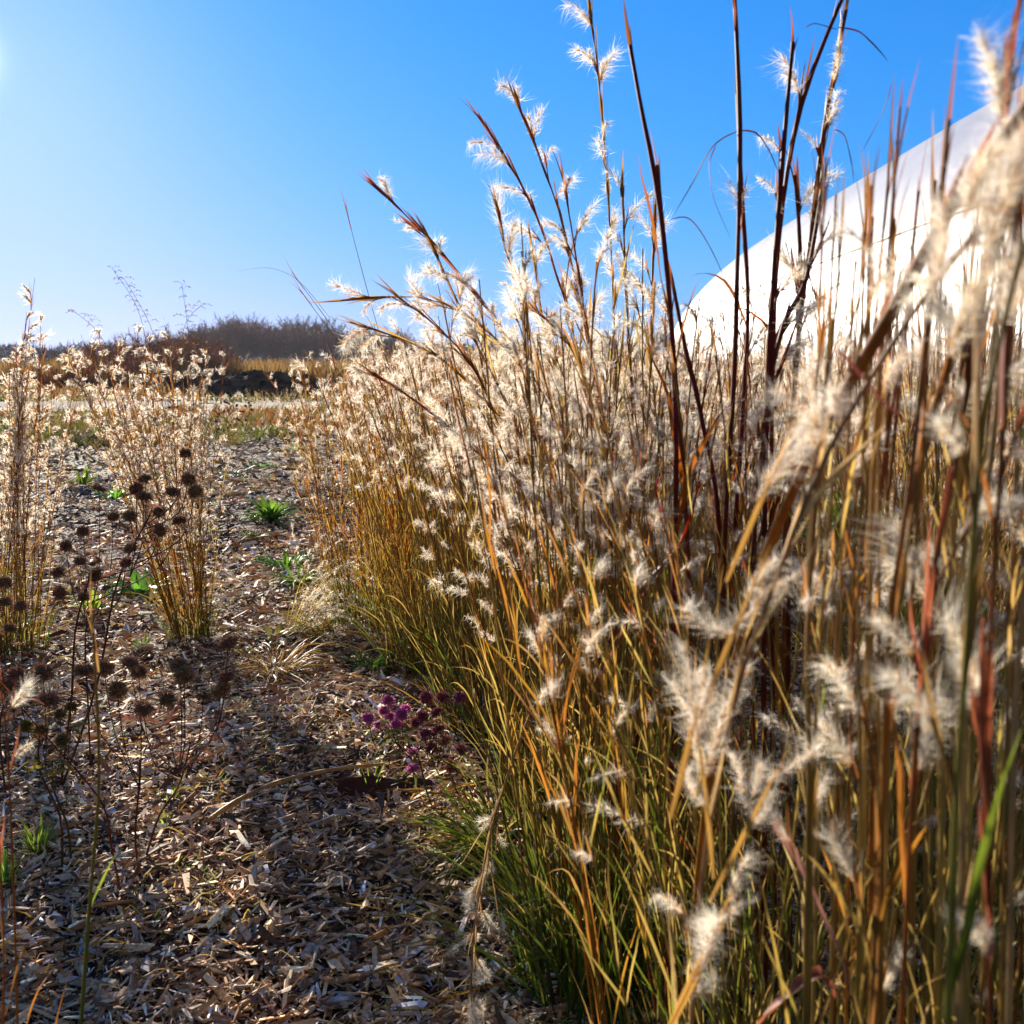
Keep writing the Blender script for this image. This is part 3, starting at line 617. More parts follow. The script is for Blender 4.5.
def flower_plant(name, base, heads, d, label, cat, lib, seed, stemc=(.17, .09, .06), size=1.0, bush=True, group=None, rs_=.0016, hubs=None):
    rng = rs(seed); root = empty(name, tuple(base)); tag(root, label, cat, group); b = np.array(base)
    A = Acc(); pts3 = [at(px, py, d + rng.uniform(-.14, .14)) - b for px, py in heads]
    hubs = hubs or [heads[len(heads) // 2]]
    hub3 = [at(px, py, d) - b for px, py in hubs]
    for h in hub3:
        P = spline([np.zeros(3), h * .4 + rng.normal(size=3) * .012, h * .75 + rng.normal(size=3) * .012, h], 12); A.tube(P, np.linspace(rs_ * 1.6, rs_, 12), stemc, 5)
    for p in pts3:
        h = min(hub3, key=lambda q: np.linalg.norm(q - p) + (10 if q[2] > p[2] + .02 else 0)); s0 = h * rng.uniform(.75, 1) if h[2] < p[2] else h * max(.2, p[2] / max(h[2], .01) - .15)
        mid = (s0 + p) / 2 + np.array([.25 * (p[0] - s0[0]), .25 * (p[1] - s0[1]), -.02]); P = spline([s0, mid, p - [0, 0, .004]], 9)
        A.tube(P, np.linspace(rs_ * .8, rs_ * .5, 9), stemc, 4)
        if bush:
            for q in range(2):
                a = rng.rand() * 6.28; Q = walk(P[rng.randint(2, 7)], (math.cos(a), math.sin(a), .3), .05, 6, (0, 0, -1.6), rng, .2); A.strip(Q, .008 * np.array([.3, 1, 1, .7, .4, .05]), rng.normal(size=3), np.array(stemc) * 1.8, .3)
    obj('stem', A, M_stem, root)
    for k, p in enumerate(pts3):
        o = link(bpy.data.objects.new(lib[0].name.split('.')[0], lib[rng.randint(len(lib))])); o.parent = root; o.location = tuple(p)
        o.rotation_euler = (rng.uniform(-.5, .5), rng.uniform(-.5, .5), rng.rand() * 6.28); o.scale = (size * rng.uniform(.85, 1.15), size * rng.uniform(.8, 1.1), size * rng.uniform(.65, 1.15))
    return root
GH = 'dried plants with round dark seed heads'
b1 = at(60, 800, 2.25); b1[2] = 0
flower_plant('dried_flower_plant', b1, [(185, 453), (188, 479), (173, 491), (195, 492), (145, 478), (136, 489), (144, 496), (159, 511), (179, 520), (160, 531), (130, 516), (130, 548), (126, 562), (95, 574)], 2.3,
             'dried plant slanting right with many round brown seed heads before the slender clump', 'dried plant', HEADS, 71, size=1.05, group=GH, rs_=.002, hubs=[(150, 515), (92, 572)])
b1 = at(90, 760, 2.4); b1[2] = 0
flower_plant('dried_flower_plant', b1, [(99, 488), (113, 516), (83, 531), (66, 546), (80, 561), (58, 572), (60, 593), (83, 597)], 2.4, 'dried plant with seed heads in front of the left fluffy clump', 'dried plant', HEADS, 72, size=1.0, group=GH, hubs=[(88, 600)])
b1 = at(5, 780, 2.2); b1[2] = 0
flower_plant('dried_flower_plant', b1, [(5, 582), (4, 602), (20, 606), (-10, 575), (10, 628)], 2.2, 'dried plant with seed heads cut by the left edge', 'dried plant', HEADS, 73, group=GH, hubs=[(4, 640)])
b1 = at(140, 880, 1.85); b1[2] = 0
flower_plant('dried_flower_plant', b1, [(130, 662), (139, 671), (117, 690), (180, 666), (184, 675), (167, 698), (203, 695), (221, 690), (226, 677), (228, 643), (104, 668), (85, 670), (143, 708)], 1.8,
             'low dark dried plant with large seed heads in the middle of the mulch', 'dried plant', HEADS, 74, size=1.12, group=GH, hubs=[(140, 760), (190, 745)])
b1 = at(60, 880, 1.8); b1[2] = 0
flower_plant('dried_flower_plant', b1, [(16, 674), (43, 672), (49, 699), (8, 684)], 1.8, 'dark seed heads on a short dried plant near the left edge', 'dried plant', HEADS, 75, size=1.1, group=GH, hubs=[(40, 730)])
b1 = at(70, 860, 1.85); b1[2] = 0
flower_plant('dried_flower_plant', b1, [(71, 707), (60, 714), (27, 726), (41, 729), (62, 740)], 1.8, 'yellowing seed heads low on a small dried plant near the left edge', 'dried plant', HEADY, 76, size=.95, group=GH, hubs=[(52, 760)], stemc=(.16, .13, .04))
b1 = g(272, 560)
flower_plant('dried_flower_plant', b1, [(271, 542), (262, 538), (276, 536)], float(b1[1]), 'small dark dried plant alone on the mulch below the green rosette', 'dried plant', HEADS, 77, size=1.0, group=GH)
b1 = g(434, 812)
flower_plant('purple_flower_plant', b1, [(368, 718), (384, 710), (390, 716), (406, 708), (379, 724), (396, 724), (411, 752), (413, 768), (402, 714), (388, 700)], float(b1[1]) - .05, 'low plant with bright magenta globe flowers at the foot of the grass', 'flower', HEADP, 78, size=.95, hubs=[(405, 745)], stemc=(.10, .10, .04))
flower_plant('fading_flower_plant', b1 + np.array([.06, .05, 0]), [(426, 697), (443, 697), (422, 716), (425, 732), (438, 728), (431, 748), (461, 750), (450, 766), (459, 697), (436, 712), (416, 722), (444, 740)], float(b1[1]), 'low plant with faded maroon globe flowers beside the magenta ones', 'flower', HEADM, 79, size=1.1, hubs=[(436, 755)], stemc=(.14, .08, .05))
# dark dried flowers far off in the meadow
for i, (px, py) in enumerate([(228, 408), (243, 410), (222, 418)]):
    b1 = g(px, 446 + 3 * i); d = float(b1[1]); 
    flower_plant('dried_flower_plant', b1, [(px + rs(i * 31 + k * 7).uniform(-9, 9), py + rs(i + k * 17 + 5).uniform(-9, 12)) for k in range(9)], d, ['leftmost', 'middle', 'rightmost'][[1, 2, 0][i]] + ' of three far dried plants with maroon heads below the soil heaps', 'dried plant', HEADM, 90 + i, size=1.3, bush=False, group='far dried plants in the meadow')

# ---------------------------------------------------------------- low green weeds
def rosette(seed, n, L, w, col, up=.5):
    rng = rs(seed); A = Acc()
    for i in range(n):
        a = i * 2.4 + rng.rand(); rad = np.array([math.cos(a), math.sin(a), 0]); l = L * rng.uniform(.55, 1.1)
        P = walk(rad * .01, rad + [0, 0, up * rng.uniform(.3, 2.0)], l, 8, np.array([0, 0, -1.1]) * rng.uniform(.3, 1.2), rng, .05); P[:, 2] = np.maximum(P[:, 2], .006); u = np.linspace(0, 1, 8)
        A.strip(P, w * l / L * np.array([.25, .45, .8, 1, 1, .85, .55, .06]) * rng.uniform(.8, 1.2), np.cross([0, 0, 1], rad), np.array(col) * rng.uniform(.6, 1.3), .18)
    return A
GR = (.09, .20, .02); YG = (.20, .28, .03)
for i, (px, py, L, n, c, up, lb) in enumerate([
        (270, 524, .17, 46, GR, .9, 'bright green leafy rosette alone in the middle of the mulch path'), (117, 498, .16, 34, GR, .6, 'green rosette at the far side of the path behind the brown seed heads'), (138, 505, .12, 22, YG, .6, 'small yellow green rosette behind the brown seed heads'),
        (285, 566, .14, 26, GR, .7, 'green weed below the bright rosette at the path edge'), (298, 584, .13, 24, GR, .5, 'flat green weed at the foot of the tall grass edge'), (140, 590, .14, 30, GR, .5, 'flat green rosette left of the slender clump base'),
        (84, 488, .13, 24, YG, 1.6, 'small upright yellow green tuft beyond the seed heads'), (372, 668, .09, 26, GR, .6, 'tiny green weed near the magenta flowers'), (250, 540, .09, 18, YG, .4, 'tiny yellow weed under the bright rosette'),
        (846, 556, .30, 60, (.18, .34, .03), 1.5, 'bright green weed lit inside the shaded gap in the right hand grass'), (165, 480, .12, 20, GR, .5, 'far green weed behind the slender clump'), (262, 470, .14, 22, GR, .5, 'far green weed at the path end'),
        (95, 610, .11, 22, YG, .6, 'small green weed near the left fluffy clump'), (232, 478, .12, 18, GR, .4, 'faint green weed on the far mulch'), (300, 452, .16, 24, YG, .5, 'grassy green patch by the far grass edge')]):
    L *= 1.3; p = g(px, py); tag(obj('green_weed', rosette(500 + i, int(n * 1.4), L, L * .15, np.array(c) * 1.15, up), M_green), lb, 'weed', 'green weeds on the mulch').location = (p[0], p[1], float(hgt(p[0], p[1])))
for i, (px, py, L, n, lb) in enumerate([(40, 872, .08, 70, 'bright green grass tuft on the mulch at lower left'), (6, 905, .07, 50, 'green grass tuft touching the lower left edge'), (168, 812, .05, 14, 'few green blades in front of the bent stem base'),
        (165, 840, .04, 8, 'tiny green sprout in the lower left mulch'), (372, 795, .11, 7, 'sparse green blades beside the curled brown leaf')]):
    p = g(px, py); tag(obj('grass_tuft', rosette(540 + i, n, L, .004, (.16, .26, .03), 2.4), M_green), lb, 'grass tuft', 'short green tufts on the mulch').location = (p[0], p[1], float(hgt(p[0], p[1])))

rng = rs(1400)
for i in range(22):
    y = rng.uniform(2.6, 9.5); x = rng.uniform(-.42 * y, float(edge(y)) - .15); L = rng.uniform(.05, .11)
    tag(obj('green_weed', rosette(1400 + i, rng.randint(8, 20), L, L * rng.uniform(.08, .3), np.array([(.10, .15, .03), (.17, .19, .05), (.14, .12, .04)][i % 3]), rng.uniform(.3, 1.6)), M_green), 'small ragged dull green weed half buried in the wood chip mulch', 'weed', 'ragged weeds scattered through the mulch').location = (x, y, float(hgt(x, y)))

# thatch clump, pale flopped clump
def flopped(name, px, py, n, L, pal, label, seed, dirs, up, fluff=False, wid=.003):
    rng = rs(seed); p = g(px, py); root = empty(name, (p[0], p[1], float(hgt(p[0], p[1])))); tag(root, label, 'grass clump'); A = Acc(); F = Acc()
    for i in range(n):
        a = rng.uniform(*dirs); rad = np.array([math.cos(a), math.sin(a), 0]); P = walk(rad * .06 * rng.rand(), rad + [0, 0, up * rng.rand()], L * rng.uniform(.4, 1.1), 9, np.array([0, 0, -1.3]), rng, .08); P[:, 2] = np.maximum(P[:, 2], .008 + .03 * rng.rand()); u = np.linspace(0, 1, 9)
        k = np.array(PAL[pal[rng.randint(len(pal))]][4]); A.strip(P, wid * np.minimum(1, (1 - u) * 2 + .05), np.cross([0, 0, 1], rad) + .4 * rng.normal(size=3), k * rng.uniform(.4, 1.2))
        if fluff and rng.rand() < .5:
            for q in (5, 6, 7, 8): tuft(F, P[q], nrm(P[q] - P[q - 1]), rng.normal(size=3), .03, 45, rng, .0012)
    obj('leaf_blades', A, M_leaf, root)
    if fluff: obj('seed_fluff', F, M_fluff, root)
flopped('thatch_clump', 275, 672, 260, .26, ('rust', 'olive', 'gold'), 'low collapsed brown thatch clump on the mulch between the two grass edges', 601, (0, 6.28), 1.2)
flopped('flopped_grass_clump', 285, 640, 90, .40, ('pale', 'gold'), 'pale flopped grass with white fluff leaning over the path edge', 602, (-.5, 1.2), 2.6, True)
flopped('flopped_grass_clump', 330, 640, 120, .30, ('gold', 'rust', 'green'), 'low rusty grass spilling onto the mulch at the tall grass edge', 603, (1.6, 4.6), 1.8)
flopped('flopped_grass_clump', 500, 860, 120, .30, ('gold', 'green', 'green'), 'green and straw blades spilling from the foot of the middle clumps', 604, (1.8, 4.9), 1.8, False, .004)

# single stalks
def single(name, pix, d, pal, seed, label, cat='stalk', group=None, **kw):
    p = at(*pix[0], np.atleast_1d(d)[0]); root = empty(name, (p[0], p[1], 0)); tag(root, label, cat, group); hero(root, pix, d, seed, pal, **kw); return root
gs = 'lone stalks standing in the left foreground'
single('bare_stalk', [(80, 1040), (90, 900), (99, 780), (94, 650), (93, 632)], .95, 'green', 611, 'single green stalk with a red pointed tip standing at lower left', group=gs, nt=0, leaves=2, r0=.0030, leaflen=(.05, .1))
r_ = single('bare_stalk', [(18, 1040), (14, 900), (10, 800), (6, 730), (-4, 650)], .9, 'rust', 612, 'thin red stalk with small white tufts at the very left edge', group=gs, nt=3, tufts=(.8, .98), leaves=2, r0=.0018, nh=260, hw=.0003, tsize=.02)
single('bare_stalk', [(3, 1040), (4, 960), (2, 900), (-2, 820)], .8, 'rust', 613, 'blurred orange stalk crossing the lower left corner', group=gs, nt=0, leaves=3, r0=.002, leaflen=(.05, .1))
single('bare_stalk', [(120, 890), (112, 850), (100, 800), (40, 730), (8, 690)], [1.7, 1.7, 1.7, 1.65, 1.6], 'mahog', 614, 'dark leaning twig running from the mulch up to the left edge', group=gs, nt=0, leaves=2, r0=.0022, leaflen=(.04, .08), toground=False)
# bent stem arching over the mulch
d0 = float(g(172, 872)[1]); d1 = float(g(375, 770)[1])
single('bent_stem', [(166, 884), (180, 850), (215, 815), (270, 785), (330, 770), (385, 764)], list(np.linspace(d0, d1 - .1, 6)), 'pale', 615, 'thick bent tan stem arching low across the mulch', 'stem', nt=0, leaves=0, r0=.0065, taper=.35, toground=False)
# fallen pale stalk hanging out of the middle clump
rt = single('fallen_stalk', [(572, 645), (530, 715), (500, 800), (485, 860), (474, 930), (470, 1005)], [1.5, 1.44, 1.40, 1.37, 1.34, 1.32], 'pale', 616, 'pale broken stalk hanging down over the mulch with fluff along its lower half', 'stalk', nt=12, leaves=5, tufts=(.45, .97), r0=.0026, nh=240, hw=.00035, tsize=.03, toground=False)
# wispy panicles over the horizon at left
b = g(150, 560); rp = empty('wispy_grass', (b[0], b[1], 0)); tag(rp, 'wispy grass with nodding open panicles above the far brush at left', 'grass clump')
for i, pix in enumerate([[(160, 560), (158, 460), (150, 370), (138, 310), (112, 268)], [(170, 560), (172, 460), (165, 380), (150, 325), (125, 280)], [(196, 560), (196, 460), (192, 380), (188, 330), (182, 284)], [(150, 560), (140, 460), (120, 380), (100, 335), (75, 312)], [(180, 560), (178, 460), (176, 380), (185, 325), (202, 305)]]):
    rng = rs(640 + i); d = float(b[1]) - .3; P = spline([at(x, y, d) for x, y in pix], 22) - np.array(rp.location); A = Acc(); A.tube(P, np.linspace(.0016, .0008, 22), (.36, .24, .10), 4)
    for k in range(11, 22):
        for q in range(2):
            a = rng.rand() * 6.28; Q = walk(P[k], (math.cos(a), math.sin(a), .8), rng.uniform(.03, .07), 5, (0, 0, -1.2)); A.tube(Q, .0006, (.4, .28, .12), 3); A.hairs(np.repeat(Q[2:], 3, 0), nrm(rng.normal(size=(9, 3))) * .008, .003, np.array([.5, .36, .17]), None, rng)
    obj('stalk', A, M_stem, rp)
# curled brown leaf and notable chips
def slab(root_name, px, py, L, w, t, rz, tilt, col, label, cat, curl=0, mat=None, group=None):
    p = g(px, py); n = 9; u = np.linspace(-1, 1, n); rng = rs(px); A = Acc()
    wv = w / 2 * (1 - np.abs(u) ** 5 * .6) * (1 + .15 * rng.normal(size=n)); z = curl * u ** 2 + .002 * rng.normal(size=n)
    V = []
    for s, zz in ((-1, 0), (1, 0), (1, t), (-1, t)):
        V.append(np.stack([u * L / 2, s * wv + .1 * w * rng.normal(size=n) * .3, z + zz + (curl * .6 if curl else 0)], -1))
    V = np.concatenate(V); q = []
    for a, b in ((0, 1), (1, 2), (2, 3), (3, 0)):
        i = np.arange(n - 1); q.append(np.stack([a * n + i, a * n + i + 1, b * n + i + 1, b * n + i], 1))
    q = np.concatenate(q + [np.array([[0, n, 2 * n, 3 * n], [n - 1, 4 * n - 1, 3 * n - 1, 2 * n - 1]])])
    A.add(V, q, None, col); A.smooth = False
    o = obj(root_name, A, mat or M_chip); o.location = (p[0], p[1], float(hgt(p[0], p[1])) + .010); o.rotation_euler = (tilt, .08, rz)
    return tag(o, label, cat, group)
slab('curled_leaf', 385, 798, .22, .07, .0015, .15, .5, (.13, .065, .04), 'large curled brown dead leaf lying under the magenta flowers', 'dead leaf', .012, M_leaf)
gc = 'large wood chips lying on the mulch'
for a in [(205, 934, .085, .013, .006, .02, .2, (.27, .26, .27), 'long grey weathered stick lying on the mulch at lower left'), (282, 862, .034, .012, .004, .9, .3, (.50, .42, .33), 'bright tan wedge of wood in the middle of the mulch'),
          (308, 962, .035, .014, .004, 1.3, .2, (.33, .33, .36), 'upright grey chip at the bottom of the mulch'), (255, 1010, .06, .016, .005, .7, .2, (.20, .13, .09), 'brown split chip at the bottom edge of the mulch'),
          (318, 985, .055, .012, .005, .9, .2, (.19, .13, .08), 'dark brown chip beside the upright grey chip'), (110, 826, .03, .012, .004, .5, .3, (.62, .60, .58), 'small pale chip by the leaning twig'),
          (335, 895, .03, .015, .005, .3, .3, (.45, .38, .30), 'pale squarish chip right of the middle of the mulch'), (430, 965, .05, .012, .004, .4, .2, (.42, .32, .22), 'tan chip near the foot of the fallen stalk'),
          (272, 700, .05, .012, .004, .2, .2, (.44, .36, .28), 'pale chip before the brown thatch'), (395, 880, .045, .012, .004, 1.0, .2, (.46, .38, .28), 'light tan chip between the curled leaf and the fallen stalk'),
          (225, 960, .03, .014, .005, 1.1, .3, (.28, .28, .31), 'grey blue chip under the long grey stick'), (150, 985, .045, .014, .005, 2.3, .3, (.40, .33, .25), 'forked tan chip at lower left')]:
    slab('wood_chip', *a, cat='wood chip', group=gc)

# ---------------------------------------------------------------- mulch: wood chips and straw bits
def sample_ground(rng, n, d0, d1, half=.66, p=1.0, xmax=None):
    u = rng.rand(n); d = d0 * (d1 / d0) ** (u ** p); x = rng.uniform(-half, half, n) * (d + .3)
    return x, d
def build_chips():
    rng = rs(801); n = 150000; x, y = sample_ground(rng, n, 1.15, 15.0, .62, .95)
    keep = (y < 9) | (rng.rand(n) < .6); keep &= ~((x > edge(y) + 1.2) & (rng.rand(n) < .5)); x, y = x[keep], y[keep]; n = len(x)
    sc = np.maximum(1, y / 2.6) ** .75
    L = np.exp(rng.normal(-4.1, .62, n)) * sc; L = np.clip(L, .006, .075 * sc); Wd = np.clip(L * rng.uniform(.08, .34, n), .0016 * sc, .012 * sc); T = Wd * rng.uniform(.15, .4, n)
    yaw = rng.rand(n) * 6.283; pitch = rng.normal(0, .28, n); roll = rng.normal(0, .6, n); lift = rng.rand(n) * .020 + .001
    box = np.array([[-1, -1, -1], [1, -1, -1], [1, 1, -1], [-1, 1, -1], [-1, -1, 1], [1, -1, 1], [1, 1, 1], [-1, 1, 1]], float)
    V = box[None] * np.stack([L, Wd, T], -1)[:, None] / 2
    V = V + rng.normal(size=V.shape) * (np.stack([L * .09, Wd * .16, T * .2], -1)[:, None])
    tap = rng.uniform(.3, 1, (n, 1)); V[:, :, 1] *= np.where(box[None, :, 0] > 0, tap, 1)
    def rot(V, a, i, j):
        c, s = np.cos(a)[:, None], np.sin(a)[:, None]; A_, B_ = V[..., i] * c - V[..., j] * s, V[..., i] * s + V[..., j] * c; V[..., i], V[..., j] = A_, B_
    rot(V, roll, 1, 2); rot(V, pitch, 2, 0); rot(V, yaw, 0, 1)
    V += np.stack([x, y, hgt(x, y) + lift], -1)[:, None]
    pal = np.array([[.37, .29, .20], [.48, .33, .18], [.24, .13, .065], [.075, .045, .03], [.62, .50, .34], [.35, .20, .10], [.34, .32, .31], [.76, .68, .54]])
    ci = rng.choice(8, n, p=[.16, .17, .22, .16, .08, .13, .05, .03]); pt = vnoise(x * 1.7 + 11, y * 1.7 + 4)[:, None]; col = pal[ci] * rng.uniform(.75, 1.5, (n, 1)) * (.85 + 1.25 * pt) * np.array([[1.0, .97, .93]])
    F = np.array([[0, 3, 2, 1], [4, 5, 6, 7], [0, 1, 5, 4], [1, 2, 6, 5], [2, 3, 7, 6], [3, 0, 4, 7]])
    A = Acc(); A.smooth = False; A.add(V.reshape(-1, 3), (F[None] + np.arange(n)[:, None, None] * 8).reshape(-1, 4), None, np.repeat(col, 8, 0))
    tag(obj('wood_chip_mulch', A, M_chip), kind='stuff')
build_chips()
def build_straw():
    rng = rs(802); A = Acc()
    n = 8000; x, y = sample_ground(rng, n, 1.2, 12.0, .62, 1.0)
    for i in range(n):
        sc = max(1, y[i] / 3) ** .6; nearbed = x[i] > edge(y[i]) - .35
        if not nearbed and rng.rand() < .55: continue
        a = rng.rand() * 6.283; L = rng.uniform(.02, .13 if nearbed else .07) * sc; P = walk((x[i], y[i], 0), (math.cos(a), math.sin(a), .0), L, 5, (rng.normal() * .5, rng.normal() * .5, 0))
        P[:, 2] = hgt(P[:, 0], P[:, 1]) + .014 + .02 * rng.rand() * np.array([0, .6, 1, .6, 0]) + rng.rand() * .008
        k = np.array([PAL['gold'], PAL['rust'], PAL['pale'], PAL['olive']][rng.randint(4)][4]); A.strip(P, .0022 * sc * rng.uniform(.5, 1.4), (rng.normal(), rng.normal(), .5), k * rng.uniform(.5, 1.2))
    tag(obj('straw_litter', A, M_leaf), kind='stuff')
build_straw()

# ---------------------------------------------------------------- meadow grass
def build_meadow():
    rng = rs(803); n = 60000; d = 7.5 * (70 / 7.5) ** rng.rand(n); x = rng.uniform(-.75, .70, n) * d
    dn = vnoise(x * .45 + 5, d * .45 + 5); keep = (dn + .35 * np.clip((d - 9) / 8, 0, 1) > .62) & (x < edge(np.clip(d, 1.9, 14)) + np.where(d > 14, 40, .4))
    keep &= ~((np.abs(d - 24 - .12 * (x + 14)) < 3.0) & (x < -4.5)); x, d = x[keep], d[keep]; n = len(x)
    tint = vnoise(x * .8 + 50, d * .35 + 50)[:, None]; c1 = np.array([.12, .13, .04]); c2 = np.array([.28, .15, .065]); c3 = np.array([.32, .23, .12])
    r = rng.rand(n, 1); col = np.where(tint + .25 * r < .52, c1, np.where(r < .6, c2, c3)) * rng.uniform(.6, 1.2, (n, 1))
    h = (.05 + .16 * tint[:, 0] * rng.rand(n)) * np.clip(d / 11, 1, 3); a = rng.rand(n) * 6.283
    D = np.stack([np.cos(a) * .45, np.sin(a) * .45, np.ones(n)], -1) * h[:, None]
    P = np.stack([x, d, hgt(x, d)], -1)
    A = Acc(); V = []
    S = nrm(np.cross(D, rng.normal(size=(n, 3)))) * (.0022 * d ** .75)[:, None]
    M = P + D * .55; E = P + D * [1.5, 1.5, .95]
    i = np.arange(n); A.add(np.concatenate([P - S, P + S, M + S * .8, M - S * .8, E]), np.stack([i, i + n, i + 2 * n, i + 3 * n], 1), np.stack([i + 3 * n, i + 2 * n, i + 4 * n], 1), np.tile(col, (5, 1)))
    tag(obj('meadow_grass', A, M_leaf), kind='stuff')
    # tall golden strip before the woods
    n = 26000; d = rng.uniform(46, 75, n); x = rng.uniform(-.62, .25, n) * d; h = rng.uniform(.6, 1.5, n); a = rng.rand(n) * 6.283
    P = np.stack([x, d, 0 * x], -1); D = np.stack([np.cos(a) * .25, np.sin(a) * .25, np.ones(n)], -1) * h[:, None]; S = nrm(np.cross(D, rng.normal(size=(n, 3)))) * .035
    col = np.array([.30, .19, .09]) * rng.uniform(.5, 1.15, (n, 1)); A = Acc(); M = P + D * .6; E = P + D; i = np.arange(n)
    A.add(np.concatenate([P - S, P + S, M + S * .8, M - S * .8, E]), np.stack([i, i + n, i + 2 * n, i + 3 * n], 1), np.stack([i + 3 * n, i + 2 * n, i + 4 * n], 1), np.tile(col, (5, 1)))
    tag(obj('tall_golden_grass', A, M_leaf), kind='stuff')
build_meadow()

# ---------------------------------------------------------------- bare brush and woods
def twiggy(seed, h, r, nst, ntw, w, cols, upright=1.6, tree=False, tw=.5):
    rng = rs(seed); T, A = Acc(), Acc(); tips = []
    if tree:
        P = walk((0, 0, -.2), (.05 * rng.normal(), .05 * rng.normal(), 1), h * .62, 8, (0, 0, .1), rng, .05); T.tube(P, np.linspace(.022, .010, 8) * h, cols[0], 6)
        src = [(P[k], nrm(P[k] - P[k - 1])) for k in range(2, 8)]
    else: src = [(np.array([rng.normal() * r * .25, rng.normal() * r * .25, -.1]), np.array([0, 0, 1.])) for k in range(8)]
    for i in range(nst):
        p, t = src[rng.randint(len(src))]; a = rng.rand() * 6.283; rad = np.array([math.cos(a), math.sin(a), 0])
        LL = (h * rng.uniform(.28, .55) if tree else h * rng.uniform(.5, 1.0)); P = walk(p, rad * rng.uniform(.2, .8) + [0, 0, upright * rng.uniform(.3, 1)], LL, 8, rad * .15 + [0, 0, .3 if tree else -.1], rng, .10)
        T.tube(P, np.linspace(.007, .002, 8) * h, np.array(cols[0]) * rng.uniform(.8, 1.3), 4); tips.append(P)
    tips = np.array(tips); n = ntw; ii = rng.randint(0, nst, n); kk = rng.randint(2, 8, n); Pp = tips[ii, kk]; dd = nrm(tips[ii, kk] - tips[ii, kk - 1])
    D = nrm(dd * .8 + rng.normal(size=(n, 3)) * .55 + [0, 0, .35]) * (tw * rng.uniform(.3, 1, (n, 1)))
    c = np.array(cols)[rng.randint(1, len(cols), n)] * rng.uniform(.7, 1.25, (n, 1)); A.hairs(Pp, D, w, c, rng.normal(size=(n, 3)) * tw * .12, rng)
    # second order
    P2 = Pp + D * rng.uniform(.4, 1, (n, 1)); D2 = nrm(D + rng.normal(size=(n, 3)) * tw * .5) * tw * rng.uniform(.2, .6, (n, 1)); A.hairs(P2, D2, w * .7, c, None, rng)
    return T, A
def shrub_lib(seeds, pn, **kw):
    out = []
    for s in seeds:
        T, A = twiggy(s, **kw); ms = [('trunk' if kw.get('tree') else 'stems', T.mesh('trunk')), (pn, A.mesh(pn))]
        for _, me in ms: me.materials.append(M_twig)
        out.append(ms)
    return out
bc = [(.16, .09, .06), (.34, .18, .10), (.42, .21, .11), (.26, .15, .10)]
BR = shrub_lib((901, 902, 903), 'twigs', h=3.0, r=2.4, nst=60, ntw=2600, w=.03, cols=bc, tw=.6)
BRG = shrub_lib((904, 905), 'twigs', h=2.2, r=2.6, nst=60, ntw=2600, w=.035, cols=[(.2, .11, .05), (.38, .20, .08), (.32, .15, .06)], tw=.5)
TR = shrub_lib((911, 912, 913, 914), 'crown', h=12, r=3, nst=46, ntw=1500, w=.10, cols=[(.14, .10, .08), (.24, .13, .09), (.30, .15, .09), (.18, .12, .11)], tree=True, tw=1.7, upright=1.2)
def place_lib(lib, k, name, x, y, s, rz, label, cat, group):
    root = empty(name, (x, y, 0), rz, s); tag(root, label, cat, group)
    for nm, me in lib[k % len(lib)]:
        o = link(bpy.data.objects.new(nm, me)); o.parent = root
for i, (px, ytop, d, lb) in enumerate([(62, 350, 58, 'low bare brush bush at the far left'), (88, 343, 55, 'bare bush left of the tallest brush'), (112, 336, 52, 'bare brown bush in the brush line behind the gravel road'), (140, 330, 50, 'broad bare bush behind the top of the slender clump'),
        (170, 327, 50, 'tallest bare bush in the brush line'), (198, 334, 52, 'bare bush right of the tallest brush'), (222, 345, 48, 'bare bush ending the brush line above the soil heaps'), (42, 356, 60, 'smallest bare bush on the far left horizon'), (155, 345, 44, 'dark bare bush in front of the tallest brush'), (120, 350, 42, 'bare bush in front of the brush line, left one')]):
    p = at(px, ytop, d); h = p[2]; place_lib(BR, i, 'bare_bush', p[0], d, h / 2.9 * .98, i * 1.1, lb, 'bush', 'bare bushes beyond the meadow')
for i, (px, ytop, d) in enumerate([(60, 368, 40), (85, 362, 40), (110, 366, 38), (135, 370, 40), (40, 372, 42), (180, 372, 42)]):
    p = at(px, ytop, d); place_lib(BRG, i, 'tawny_bush', p[0], d, p[2] / 2.1, i * 1.7, ['second tawny bush from the left in the low row under the brush', 'third tawny bush from the left in the low row under the brush', 'fourth tawny bush from the left in the low row under the brush', 'fifth tawny bush from the left in the low row under the brush', 'leftmost tawny bush in the low row under the brush', 'rightmost tawny bush in the low row under the brush'][i], 'bush', 'tawny bushes under the brush')
rng = rs(930); k = 0
ang = np.linspace(-.345, .30, 70)
for i, a in enumerate(ang):
    px = 512 + a * FPX; 
    for row in range(2):
        d = 235 + row * 30 + rng.uniform(-8, 8); top = np.interp(px, [170, 200, 235, 300, 340, 380, 450, 560, 700, 820], [338, 330, 324, 325, 330, 335, 340, 346, 352, 356]) + rng.uniform(-4, 10) + (4 if row == 0 else 0)
        p = at(px + rng.uniform(-5, 5), top, d); place_lib(TR, rng.randint(4), 'bare_tree', p[0], d, p[2] / 10.9, rng.rand() * 6.28, 'bare brown tree in the line of woods on the horizon', 'tree', 'bare trees of the far woods')
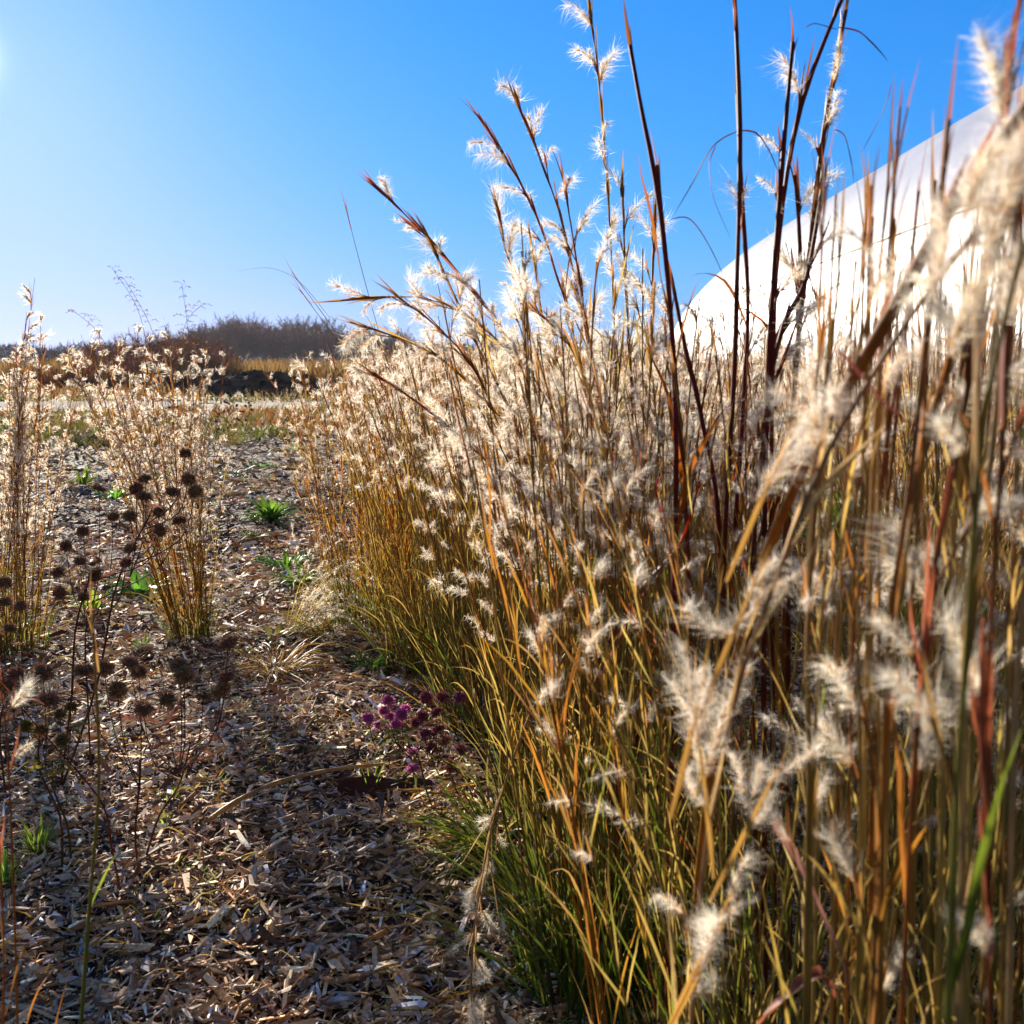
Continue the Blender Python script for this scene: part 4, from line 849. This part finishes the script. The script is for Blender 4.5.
def far_woods():
    rng = rs(940); A = Acc(); n = 60000
    d = rng.uniform(268, 300, n); a = rng.uniform(-.75, .72, n); px = 512 + a * FPX
    top = np.interp(px, [-250, 0, 60, 110, 160, 235, 300, 380, 600, 900, 1250], [20, 21, 22, 24, 28, 36, 33, 26, 18, 12, 10]) * d / FPX
    x = a * d; z = (rng.rand(n) ** .7) * top * (.75 + .35 * vnoise(x * .12, x * 0 + 3)); P = np.stack([x, d, z], -1)
    c = np.array([.13, .10, .10]) * rng.uniform(.6, 1.3, (n, 1)); A.hairs(P, nrm(rng.normal(size=(n, 3)) + [0, 0, .8]) * rng.uniform(.8, 2.4, (n, 1)), .22, c, None, rng)
    tag(obj('far_woods', A, M_twig), kind='stuff')
far_woods()

# more stalks close to the lens on the right, rising past the dome
rng = rs(1200); PL = ['gold', 'olive', 'pale', 'gold', 'rust']
for i in range(44):
    x0 = rng.uniform(790, 1035); x1 = x0 + rng.uniform(10, 70); yt = rng.uniform(90, 360); d = rng.uniform(.5, .85)
    hf(rg, [(x0, 1040), (x0 + 4, 800), (x0 + rng.uniform(0, 14), 620), ((x0 + x1) / 2, 450), (x1, yt)], d, 1210 + i, PL[i % 5], nt=[0, 2, 1][i % 3], r0=.0015 + .0008 * (i % 3 == 0), taper=.4, tufts=(.62, .98), leaves=5, nh=170, thick=.8)
for i, (px, py, dx) in enumerate([(960, 200, 25), (985, 235, -25), (1010, 170, 20), (930, 268, -30), (950, 330, 30), (1000, 300, 20)]):
    a = at(px, py + 26, .42); e = at(px + 8, py, .42); S_, L_, F_ = Acc(), Acc(), Acc(); L0 = np.array(rg.location); o3 = nrm(at(px + dx, py - 8, .42) - e)
    for q in range(4): tuft(F_, a + (e - a) * q / 3 - L0, nrm(e - a + .002 * rng.normal(size=3)), nrm(o3 + .6 * rng.normal(size=3)), .030, 170, rng, .00018)
    obj('seed_fluff', F_, M_fluff, rg)

# hazy air
bpy.context.view_layer.update()
Hb = Acc(); hx, hz = 960., 20.
Hb.add([(x, y, z) for z in (-1.2, hz) for x, y in ((-hx, -hx), (hx, -hx), (hx, hx), (-hx, hx))], [[3, 2, 1, 0], [4, 5, 6, 7], [0, 1, 5, 4], [1, 2, 6, 5], [2, 3, 7, 6], [3, 0, 4, 7]])
Hb.smooth = False
mh_, n_, out_ = newmat('hazy_air'); pv = n_.nodes.new('ShaderNodeVolumePrincipled'); pv.inputs['Color'].default_value = (.86, .9, 1, 1); pv.inputs['Density'].default_value = .00022; pv.inputs['Anisotropy'].default_value = 0
n_.links.new(pv.outputs[0], out_.inputs['Volume']); tag(obj('haze', Hb, mh_), kind='stuff')

def build_cover():
    rng = rs(1300); n = 30000; x, y = sample_ground(rng, n, 1.6, 13.0, .62, .9); dn = vnoise(x * 1.6 + 91, y * 1.1 + 17) * .6 + vnoise(x * 5 + 9, y * 4) * .4
    k = (dn > .66) & (x < edge(y) + .1); x, y = x[k], y[k]; n = len(x); a = rng.rand(n) * 6.283; h = rng.uniform(.012, .05, n) * np.clip(y / 4, .8, 1.8)
    D = np.stack([np.cos(a) * .8, np.sin(a) * .8, rng.uniform(.3, 1, n)], -1) * h[:, None]; P = np.stack([x, y, hgt(x, y) + .008], -1)
    r_ = rng.rand(n, 1); c = np.where(r_ < .45, [.12, .17, .035], np.where(r_ < .75, [.34, .24, .08], [.30, .13, .05])) * rng.uniform(.6, 1.3, (n, 1)); A = Acc(); A.hairs(P, D, .004, c, None, rng)
    tag(obj('ground_cover', A, M_green), kind='stuff')
build_cover()
